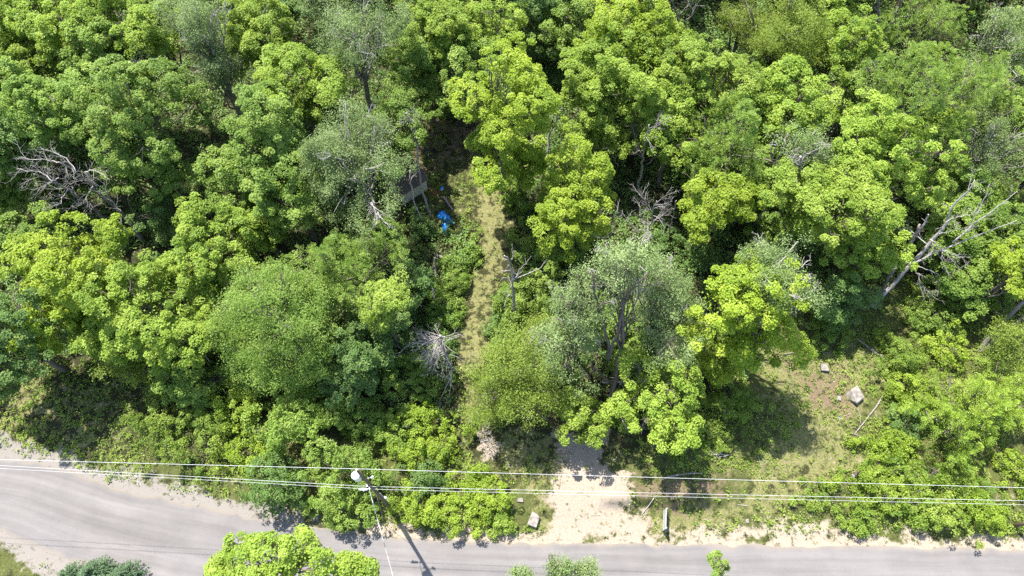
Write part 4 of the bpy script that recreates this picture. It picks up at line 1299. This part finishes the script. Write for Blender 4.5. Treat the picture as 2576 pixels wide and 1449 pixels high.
# ------------------------------------------------------------------ shed, tarps and odds and ends in the clearing
def shed():
    a = on(1013, 519); b = on(1076, 478)                       # foot of the long wall
    a[2] = b[2] = min(a[2], b[2])
    ex = unit(b - a); Lw = float(np.linalg.norm(b - a))
    ey = np.array([-ex[1], ex[0], 0]); ez = np.array([0, 0, 1.0])
    A = np.stack([ex, ey, ez]); D = 2.7; Hh = 2.05
    e = tag(empty('shed', a), 'small beige-walled shed with brown roof half under the lower grey poplar', 'shed')
    mb = MB()
    t = .05
    mb.box(a + ex * Lw / 2 + ez * Hh / 2, (Lw / 2, t, Hh / 2), A)
    mb.box(a + ex * Lw / 2 + ey * D + ez * Hh / 2, (Lw / 2, t, Hh / 2), A)
    for s in (t, Lw - t):
        mb.box(a + ex * s + ey * D / 2 + ez * Hh / 2, (t, D / 2 - t - .003, Hh / 2), A)
        # gable triangles
        g = [a + ex * (s + w_) + ey * y_ + ez * z_ for w_ in (-t, t) for y_, z_ in ((0, Hh), (D, Hh), (D / 2, Hh + .75))]
        mb.add(g, [[0, 1, 4, 3], [1, 2, 5, 4], [2, 0, 3, 5]], [[0, 2, 1], [3, 4, 5]])
    mb.build('wall', M['wall'], e, smooth_shade=False)
    rf = MB()
    sl = math.atan2(.75, D / 2); ln = math.hypot(.75, D / 2) + .28
    for sg in (-1, 1):
        d = ey * math.cos(sl) * sg + ez * -math.sin(sl)
        top = a + ex * Lw / 2 + ey * D / 2 + ez * (Hh + .80)
        rf.box(top + d * ln / 2, (Lw / 2 + .22, ln / 2, .035), np.stack([ex, d, np.cross(ex, d)]))
    rf.build('roof', M['roof'], e, smooth_shade=False)
    tb = MB()
    for s in (-.052, Lw + .052):
        tb.box(a + ex * s + ez * Hh / 2 - ey * .01, (.045, .07, Hh / 2), A)
    tb.box(a + ex * Lw / 2 - ey * (t + .012) + ez * .1, (Lw / 2, .012, .1), A)
    tb.build('corner_trim', M['trim'], e, smooth_shade=False)


shed()


def sheet(name, label, cat, px, mat, hgt, seed, cell=.09, fold=.30):
    r = np.random.default_rng(seed)
    P = np.array([on(u * W / 3840, v * W / 3840)[:2] for u, v in px])
    x = np.arange(P[:, 0].min() - .2, P[:, 0].max() + .2, cell); y = np.arange(P[:, 1].min() - .2, P[:, 1].max() + .2, cell)
    X, Y = np.meshgrid(x, y); X0, Y0 = X.ravel(), Y.ravel()
    d = -sdf(X0, Y0, P)
    rid = np.abs(noise(X0 + Y0 * .4, Y0 - X0 * .3, .55, seed, 3) - .5) * 2
    z = gh(X0, Y0) + smooth(-.05, .7, d) * hgt * (.4 + .6 * noise(X0, Y0, .9, seed + 3, 2)) + (1 - rid) * fold * smooth(-.1, .35, d) + .03
    nx_, ny_ = len(x), len(y)
    i = np.arange(ny_ - 1)[:, None] * nx_ + np.arange(nx_ - 1)[None, :]
    q = np.stack([i, i + 1, i + nx_ + 1, i + nx_], -1).reshape(-1, 4)
    q = q[(d[q].mean(1) > 0)]
    us, inv = np.unique(q, return_inverse=True)
    v = np.stack([X0, Y0, z], 1)[us] + r.normal(size=(len(us), 3)) * .012
    o = mesh_obj(name, v, inv.reshape(-1, 4), mat, smooth_shade=True)
    m = o.modifiers.new('thickness', 'SOLIDIFY'); m.thickness = .012
    return tag(o, label, cat)


k6 = lambda p: cr(p, 1450, 560, 4.025)
sheet('tarp', 'crumpled bright blue plastic tarp lying between the shed and the grass track', 'tarp',
      k6([(745, 1020), (775, 960), (830, 925), (900, 960), (980, 1050), (1035, 1110), (1010, 1145), (935, 1110), (950, 1200), (905, 1250), (905, 1300), (850, 1270), (815, 1150), (835, 1090), (790, 1050)]), M['tarp'], .45, 4)
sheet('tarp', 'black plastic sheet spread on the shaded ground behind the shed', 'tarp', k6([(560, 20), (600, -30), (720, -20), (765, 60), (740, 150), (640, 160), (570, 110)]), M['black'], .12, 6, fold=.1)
sheet('tin_sheet', 'rust-red tin sheet lying at the corner of the shed', 'metal sheet', k6([(640, 600), (760, 600), (780, 690), (690, 720), (640, 690)]), M['rust'], .1, 8, fold=.08)
sheet('tarp', 'small dark blue plastic scrap beside the rust-red tin sheet', 'tarp', k6([(800, 575), (850, 560), (870, 610), (820, 630)]), M['tarp'], .1, 9, fold=.08)


def drain_pipe():
    a = on(3186 * W / 3840, 1793 * W / 3840, .32); b = on(3212 * W / 3840, 1775 * W / 3840, .42)
    d = unit(b - a)
    e = tag(empty('drain_pipe', [a[0], a[1], ghs(a[0], a[1])]), 'short dark brown pipe with a white ring lying in the weeds by the verge', 'pipe')
    mb = MB()
    ss = np.linspace(0, 1, 6)[:, None]
    mb.tube(a + (b - a) * ss, .17, 16, cap=False); mb.tube(a + (b - a) * ss[::-1], .15, 16, cap=False)
    mb.build('pipe', M['pipe'], e)
    rg = MB(); rg.tube(np.array([a + d * .16, a + d * .215]), .178, 16)
    rg.build('ring', M['white'], e)
    st = MB(); st.tube(np.array([[a[0], a[1], a[2] - .6], a]), .05, 6); st.tube(np.array([[b[0], b[1], b[2] - .6], b]), .05, 6)
    st.build('stake', M['dead_dark'], e)


drain_pipe()


def road_sign():
    c = on(2483 * W / 3840, 1970 * W / 3840)
    e = tag(empty('road_sign', c), 'white roadside sign board seen almost edge-on, on two posts, at the gravel pull-off', 'sign')
    ex = unit(np.array([.13, 1.0, 0])); ey = np.array([ex[1], -ex[0], 0]); ez = np.array([0, 0, 1.0]); A = np.stack([ex, ey, ez])
    m = c + ex * .30
    p = MB(); p.box(m + ez * 1.05, (.78, .022, .46), A); p.build('board', M['white'], e, False)
    f_ = MB()
    for z_ in (.56, 1.54): f_.box(m + ez * z_, (.80, .035, .03), A)
    f_.build('board_frame', M['galv'], e, False)
    for s in (-.70, .80):
        b = MB(); b.box(m + ex * s + ey * .05 + ez * .68, (.04, .03, .98), A); b.build('post', M['white'], e, False)


road_sign()


# ------------------------------------------------------------------ utility poles and wires
POLE = at(980, 1276); POLE[2] = ghs(POLE[0], POLE[1])
POLE2 = at(2546, 1324); POLE2[2] = ghs(POLE2[0], POLE2[1])


def pole_tip(u, v, foot):
    best = min(np.arange(5, 16, .02), key=lambda h: np.linalg.norm(at(u, v, h)[:2] - foot[:2]))
    return at(u, v, best)


TOP = pole_tip(899, 1183, POLE)
PH = TOP[2]


def pole_at(t, off=(0, 0, 0)):
    return POLE + (TOP - POLE) * t + np.array(off)


def utility_pole(foot, top, label, transformer):
    e = tag(empty('utility_pole', foot), label, 'utility pole')
    mb = MB(); ax = top - foot
    s = np.linspace(-.05, 1, 8)[:, None]
    mb.tube(foot + ax * s, np.linspace(.165, .115, 8), 14)
    mb.build('pole', M['pole'], e)
    up = unit(ax)
    ins = MB()
    ins.tube(np.array([top - up * .1, top + up * .12, top + up * .13, top + up * .26]), np.array([.03, .03, .07, .05]), 10)
    ins.build('insulator', M['ceramic'], e)
    nb = MB()
    for h_ in (.73, .66):
        p = foot + ax * h_
        nb.box(p + [0, -.2, 0], (.05, .12, .04))
    nb.build('wire_bracket', M['galv'], e, False)
    if transformer:
        c = foot + ax * .88 + np.array([-.36, -.06, 0])
        tr = MB()
        z = np.array([-.52, -.5, .36, .40, .46, .5]); rr = np.array([.20, .275, .275, .29, .24, .06])
        tr.tube(np.stack([np.full(6, c[0]), np.full(6, c[1]), c[2] + z], 1), rr, 20)
        o = tr.build('transformer', M['metal'], e)
        bu = MB()
        bu.tube(np.array([[c[0], c[1] + .1, c[2] + .45], [c[0] - .05, c[1] + .14, c[2] + .75]]), np.array([.05, .03]), 10)
        bu.build('bushing', M['ceramic'], e)
        hb = MB()
        for dz in (-.25, .25): hb.box(c + [.24, .02, dz], (.12, .05, .03))
        hb.build('hanger_bracket', M['galv'], e, False)
        # fused cut-out on an arm towards the wood
        q = foot + ax * .80
        cb = MB(); cb.tube(np.array([q, q + [.42, .10, .05]]), .025, 6); cb.build('cutout_arm', M['galv'], e)
        cu = MB(); cu.tube(np.array([q + [.40, .10, -.22], q + [.44, .10, -.1], q + [.50, .12, .12], q + [.56, .14, .2]]), np.array([.05, .085, .085, .05]), 10); cu.build('fuse_cutout', M['ceramic'], e)
        # splice cases on the lower wires
        q = foot + ax * .655
        sc = MB(); sc.tube(np.array([q + [-.75, -.30, .02], q + [-.68, -.30, .02], q + [-.22, -.30, .0], q + [-.15, -.30, 0]]), np.array([.05, .085, .085, .05]), 10)
        sc.tube(np.array([q + [-.46, -.30, .0], q + [-.50, -.36, -.42]]), np.array([.06, .05]), 8)
        sc.build('splice_case', M['metal'], e)
        q = foot + ax * .25
        rs = MB(); rs.tube(np.array([foot + ax * .0 + [.2, .03, 0], foot + ax * .42 + [.17, .03, 0]]), .035, 8); rs.build('riser_conduit', M['galv'], e)
        mt = MB(); mt.box(foot + ax * .27 + [.26, .06, 0], (.09, .06, .16)); mt.build('meter_box', M['galv'], e, False)
    return e


utility_pole(POLE, TOP, 'wooden utility pole with white transformer rising from the roadside thicket', True)
TOP2 = POLE2 + np.array([.15, .1, PH + .2])
utility_pole(POLE2, TOP2, 'second utility pole at the east edge of the verge, without transformer', False)


def sag(a, b, d, k=40):
    t = np.linspace(0, 1, k)[:, None]
    p = a + (b - a) * t
    p[:, 2] -= (4 * d * t * (1 - t))[:, 0]
    return p


def wire(label, t, off, rad, left_u, left_v, right_frac, dsag):
    """one line from the next pole in the west, over this pole, to the east pole"""
    m = pole_at(t) + np.array(off)
    far = at(left_u, left_v, m[2] + .1)
    w_ = m + (far - m) * 2.6
    ea = POLE2 + (TOP2 - POLE2) * right_frac + np.array(off) * [1, 1, 1]
    pts = np.vstack([sag(w_, m, dsag * 1.2, 50)[:-1], sag(m, ea, dsag, 50)])
    mb = MB(); mb.tube(pts, rad, 5)
    return tag(mb.build('power_line', M['wire']), label, 'power line')


wire('uppermost wire running over the top of the utility pole', 1.02, (0, 0, .16), .013, 0, 1155, 1.02, .12)
wire('middle wire of the three, at the transformer side of the pole', .73, (0, -.3, 0), .012, 0, 1170, .865, .15)
wire('lowest of the three wires along the road', .66, (0, -.3, 0), .010, 0, 1177, .765, .18)
s0 = pole_at(.66) + np.array([-.05, -.3, -.1])
s1 = at(990, 1420, 6.0)
s2 = s0 + (s1 - s0) * 4.2; s2[2] = 5.6
mbw = MB(); mbw.tube(sag(s0, s2, .35, 60), .02, 5)
tag(mbw.build('service_cable', M['cable']), 'black and white twisted service cable crossing the road from the utility pole', 'cable')
gw = MB(); g0 = pole_at(.5); g1 = on(968, 1320)
gw.tube(np.array([g0, g1]), .014, 5)
tag(gw.build('guy_wire', M['galv']), 'short steel guy wire from the utility pole down into the bushes', 'guy wire')


# ------------------------------------------------------------------ low conifers at the lower road edge, and leaf cover too thick to count
def spruce_top(u, v, label, h, seed):
    r = np.random.default_rng(seed)
    tip = at(u, v, h)
    base = np.array([tip[0], tip[1], ghs(tip[0], tip[1])])
    e = tag(empty('spruce_tree', base), label, 'tree', 'young spruces at the lower road edge')
    n = 240
    t = r.random(n) ** .7
    ang = r.uniform(0, 6.28, n)
    L_ = .25 + 1.25 * t
    d = np.stack([np.cos(ang), np.sin(ang), np.full(n, -.12)], 1)
    rows = []
    for i in range(n):
        kk_ = int(10 + 22 * L_[i])
        s = r.random(kk_)[:, None] * L_[i]
        p = tip - [0, 0, t[i] * (h - .5)] + d[i] * s + r.normal(size=(kk_, 3)) * .04
        ax = d[i] + r.normal(size=(kk_, 3)) * .7
        v_, q_ = leaf_quads(p, unit(r.normal(size=(kk_, 3)) * .5 + [0, 0, 1]), .16, .05, .1, ax, r)
        rows.append((v_, q_, np.clip(.5 + r.normal(size=kk_) * .2, 0, 1)))
    leaf_obj('needles', rows, M['fern'], e)
    mb = MB(); mb.tube(np.array([base - [0, 0, .2], tip]), np.array([.09, .02]), 7); mb.build('trunk', M['bark'], e)


spruce_top(150, 1452, 'westernmost young spruce tip at the lower road edge', 2.6, 1)
spruce_top(205, 1440, 'tallest young spruce tip at the lower road edge in the west corner', 3.0, 2)
spruce_top(290, 1447, 'young spruce tip closest to the tall road maple', 2.8, 3)
spruce_top(240, 1462, 'low spruce between the two taller young spruce tips', 2.4, 4)


def scatter(n, zone, r):
    x = r.uniform(-60, 60, n); y = r.uniform(2, 78, n)
    keep = r.random(n) < zone(x, y)
    x, y = x[keep], y[keep]
    return np.stack([x, y, gh(x, y)], 1)


WEEDY = poly([(-150, 880), (330, 930), (480, 1010), (640, 1250), (400, 1240), (180, 1190), (-150, 1150)])
SLOPE = poly([(2080, 700), (2576, 700), (2760, 900), (2760, 1360), (2100, 1340), (1900, 1330), (2120, 1180), (2130, 1060), (2200, 960), (1900, 880), (1960, 780)])
MIDW = poly([(1000, 440), (1200, 470), (1210, 640), (1180, 760), (1160, 900), (1180, 1010), (1240, 1200), (1300, 1350), (900, 1330), (900, 1000), (1050, 850), (1040, 600)])
EASTT = poly([(1290, 330), (1480, 300), (1400, 560), (1420, 760), (1250, 880), (1240, 720), (1300, 620)])
UNDER = poly([(1560, 1040), (1900, 980), (1960, 1060), (1900, 1180), (1640, 1200), (1560, 1130)])


def weed_zone(x, y):
    n = noise(x, y, 1.6, 51, 3)
    z = .10 + 0 * x
    for P, k, th in ((WEEDY, 1.0, .28), (SLOPE, 1.0, .28), (MIDW, .9, .36), (EASTT, .8, .40), (UNDER, 1.0, .25), (GRASS3, .85, .40), (GRASS2, .5, .5), (CLEAR, .8, .40)):
        ins = 1 - smooth(-.4, .8, sdf(x, y, P))
        z = np.maximum(z, ins * k * smooth(th, th + .2, n))
    bare = np.maximum(.97 * (1 - smooth(-.8, .6, sdf(x, y, SAND1))), .72 * (1 - smooth(-.6, .3, sdf(x, y, PATH))))
    bare = np.maximum(bare, .85 * (1 - smooth(-.3, .3, sdf(x, y, SAND2))))
    z = z * (1 - bare)
    return z * smooth(.35, 1.6, sdf(x, y, ROAD) + (n - .5) * 2.2)


rw = np.random.default_rng(77)
p = scatter(62000, weed_zone, rw)
nl = 9
hgt = (.12 + .38 * noise(p[:, 0], p[:, 1], 2.3, 57, 2)) * rw.uniform(.5, 1.3, len(p))
pp = np.repeat(p, nl, 0) + rw.normal(size=(len(p) * nl, 3)) * [.14, .14, 0]
pp[:, 2] += np.repeat(hgt, nl) * rw.uniform(.35, 1.0, len(pp))
nn = unit(rw.normal(size=pp.shape) * .5 + [0, 0, 1])
Lf = rw.uniform(.09, .20, len(pp))
v_, q_ = leaf_quads(pp, nn, Lf, Lf * rw.uniform(.5, .9, len(pp)), .2, None, rw)
tn = np.repeat(np.clip(noise(p[:, 0], p[:, 1], 1.1, 61, 3) * 1.3 - .15, 0, 1), nl) + rw.normal(size=len(pp)) * .12
tag(leaf_obj('undergrowth', [(v_, q_, tn)], M['weed']), 'low leafy weeds and seedlings covering the open ground', 'undergrowth', kind='stuff')


def grass_zone(x, y):
    n = noise(x, y, .9, 71, 3)
    z = 0 * x
    for P, k in ((PATH, 1.0), (GRASS2, 1.0), (GRASS3, .8), (GRASS4, .5), (SAND1, .07), (SOIL1, .25)):
        z = np.maximum(z, k * (1 - smooth(-.4, .7, sdf(x, y, P))))
    dr = sdf(x, y, ROAD)
    z = np.maximum(z, .55 * (1 - smooth(1.5, 5, dr)))
    return z * smooth(.36, .58, n) * smooth(.2, .9, dr + (n - .5))


p = scatter(90000, grass_zone, rw)
nl = 7
pp = np.repeat(p, nl, 0) + rw.normal(size=(len(p) * nl, 3)) * [.07, .07, 0]
L_ = rw.uniform(.10, .26, len(pp))
ax = unit(rw.normal(size=pp.shape) * [1, 1, 0] + [0, 0, .75])
pp[:, 2] += L_ * .3
v_, q_ = leaf_quads(pp, unit(rw.normal(size=pp.shape) + [0, 0, .6]), L_, .022 + .012 * rw.random(len(pp)), .1, ax, rw)
tn = np.repeat(np.clip(noise(p[:, 0], p[:, 1], .8, 81, 3) * 1.5 - .3, 0, 1), nl) + rw.normal(size=len(pp)) * .15
tag(leaf_obj('grass', [(v_, q_, tn)], M['dry']), 'dry yellowish grass blades on the track and verges', 'grass', kind='stuff')

# shaded saplings and brush filling the floor of the wood between the trunks
HOLLOW = poly([(180, 470), (330, 480), (420, 600), (400, 680), (250, 600)])
HOLLOW2 = poly([(430, 220), (570, 260), (590, 420), (520, 520), (440, 440)])


def brush_zone(x, y):
    n = noise(x, y, 3.0, 63, 3)
    z = smooth(.18, .36, n) * smooth(15, 21, y + 6 * (noise(x, y, 4, 65, 2) - .5))
    for P in (PATH, CLEAR, GRASS3, GRASS2, SLOPE, UNDER, WEEDY):
        z = z * smooth(.0, 1.5, sdf(x, y, P))
    return z


p = scatter(26000, brush_zone, rw)
nl = 16
hgt = .3 + 2.6 * np.clip(noise(p[:, 0], p[:, 1], 2.2, 67, 3) - .25, 0, 1)
lowp = np.minimum(sdf(p[:, 0], p[:, 1], HOLLOW), sdf(p[:, 0], p[:, 1], HOLLOW2))
hgt = np.where(lowp < 0, .25 + .2 * hgt, hgt)
pp = np.repeat(p, nl, 0) + rw.normal(size=(len(p) * nl, 3)) * [.26, .26, 0]
pp[:, 2] += np.repeat(hgt, nl) * rw.uniform(.3, 1.0, len(pp)) ** .7
Lf = rw.uniform(.14, .27, len(pp))
v_, q_ = leaf_quads(pp, unit(rw.normal(size=pp.shape) * .5 + [0, 0, .9]), Lf, Lf * rw.uniform(.6, .9, len(pp)), .2, None, rw)
tn = np.repeat(np.clip(noise(p[:, 0], p[:, 1], 1.6, 69, 3) * 1.4 - .2, 0, 1), nl) + rw.normal(size=len(pp)) * .12
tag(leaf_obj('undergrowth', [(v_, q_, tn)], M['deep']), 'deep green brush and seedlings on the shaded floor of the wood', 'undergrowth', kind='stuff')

# white daisies on the western verge
fl = poly([(120, 1140), (330, 1160), (420, 1215), (640, 1240), (650, 1300), (430, 1255), (250, 1215), (130, 1175)])
fl2 = poly([(1950, 930), (2160, 920), (2150, 1060), (1960, 1120)])
p = scatter(60000, lambda x, y: np.maximum((sdf(x, y, fl) < 0) * .22 * (noise(x, y, 1.3, 91, 2) > .45), (sdf(x, y, fl2) < 0) * .03), rw)
p[:, 2] += rw.uniform(.15, .4, len(p))
v_, q_ = leaf_quads(p, unit(rw.normal(size=p.shape) * .3 + [0, 0, 1]), .06, .06, 0, None, rw)
tag(leaf_obj('wildflowers', [(v_, q_, rw.random(len(p)))], M['daisy']), 'tiny white daisies dotted along the western verge', 'wildflowers', kind='stuff')

# dry leaves and litter on the floor of the clearings
p = scatter(60000, lambda x, y: np.maximum.reduce([.8 * (sdf(x, y, SOIL3) < .5), .5 * (sdf(x, y, CLEAR) < .5), .5 * (sdf(x, y, GRASS4) < 0), .3 * (sdf(x, y, GRASS3) < 0), .25 * ((y > 14) & (noise(x, y, 2, 95, 2) > .5))]) * (sdf(x, y, ROAD) > .8), rw)
p[:, 2] += .03
M['litter'] = leaf_mat('dry_brown_leaves', (.06, .035, .018), (.17, .115, .06), (.36, .28, .19), .05)
v_, q_ = leaf_quads(p, unit(rw.normal(size=p.shape) * .4 + [0, 0, 1]), rw.uniform(.08, .16, len(p)), .07, .25, None, rw)
tag(leaf_obj('leaf_litter', [(v_, q_, rw.random(len(p)))], M['litter']), 'dry brown fallen leaves scattered on bare soil', 'leaf litter', kind='stuff')

# pebbles on sand and gravel
p = scatter(42000, lambda x, y: np.maximum.reduce([.5 * (sdf(x, y, SAND1) < .4), .35 * (sdf(x, y, SAND2) < .4), .8 * ((sdf(x, y, ROAD) < 2.2) & (x < -14))]) * (sdf(x, y, ROAD) > .05) * (noise(x, y, 1.1, 97, 2) > .42), rw)
s = rw.uniform(.015, .06, len(p)) * np.where(rw.random(len(p)) < .04, 2.2, 1)
oc = np.array([[1, 0, 0], [0, 1, 0], [-1, 0, 0], [0, -1, 0], [0, 0, .7], [0, 0, -.5]])
of = np.array([[0, 1, 4], [1, 2, 4], [2, 3, 4], [3, 0, 4], [1, 0, 5], [2, 1, 5], [3, 2, 5], [0, 3, 5]])
vv = (p[:, None] + oc[None] * s[:, None, None] * rw.uniform(.7, 1.3, (len(p), 6, 1))).reshape(-1, 3)
ff = (of[None] + 6 * np.arange(len(p))[:, None, None]).reshape(-1, 3)
tag(mesh_obj('gravel', vv, ff, M['rock']), 'small stones scattered over the sandy verge', 'gravel', kind='stuff')


# ------------------------------------------------------------------ the same wood carrying on past what is seen
def wood_mass():
    r = np.random.default_rng(99)
    pts = []
    for x in np.arange(-96, 97, 8.5):
        for y in np.arange(22, 128, 8.5):
            X = x + r.normal() * 1.6; Y = y + r.normal() * 1.6
            z = 11.0
            d = np.array([X, Y, z]) - [0, 0, CAM_H]
            zf = d @ FW
            u = W / 2 + F * (d @ RT) / zf; v = H / 2 - F * (d @ UP) / zf
            m_ = 4.6 * F / zf
            if -m_ < u < W + m_ and v > -m_ * 1.0: continue
            if Y < 26 and not (X < -50 or X > 55): continue
            pts.append((X, Y, z + r.normal() * 1.2))
    for u_, v_ in ((-330, 790),):
        X, Y, z = at(u_, v_, 9.5); pts.append((X, Y, z))
    st = dict(STYLE['maple']); st.update(L=.42, W=.38, rc=.8, sp=1.3, nl=22)
    rows = []; mb = MB()
    for X, Y, z in pts:
        c = np.array([X, Y, z + ghs(X, Y)])
        q, o, bc, rb = crown_points(r, c, 4.7, 4.7, 5.6, st['sp'], 11)
        rows.append(foliage(r, q, o, st))
        mb.tube(np.array([[X, Y, ghs(X, Y) - .2], c]), np.array([.28, .12]), 6)
    o = leaf_obj('woods', rows, M['mid'])
    tag(o, 'deciduous wood carrying on beyond the near trees', 'woods', kind='stuff')
    t_ = mb.build('woods_stems', M['bark'], None); t_.parent = o


wood_mass()
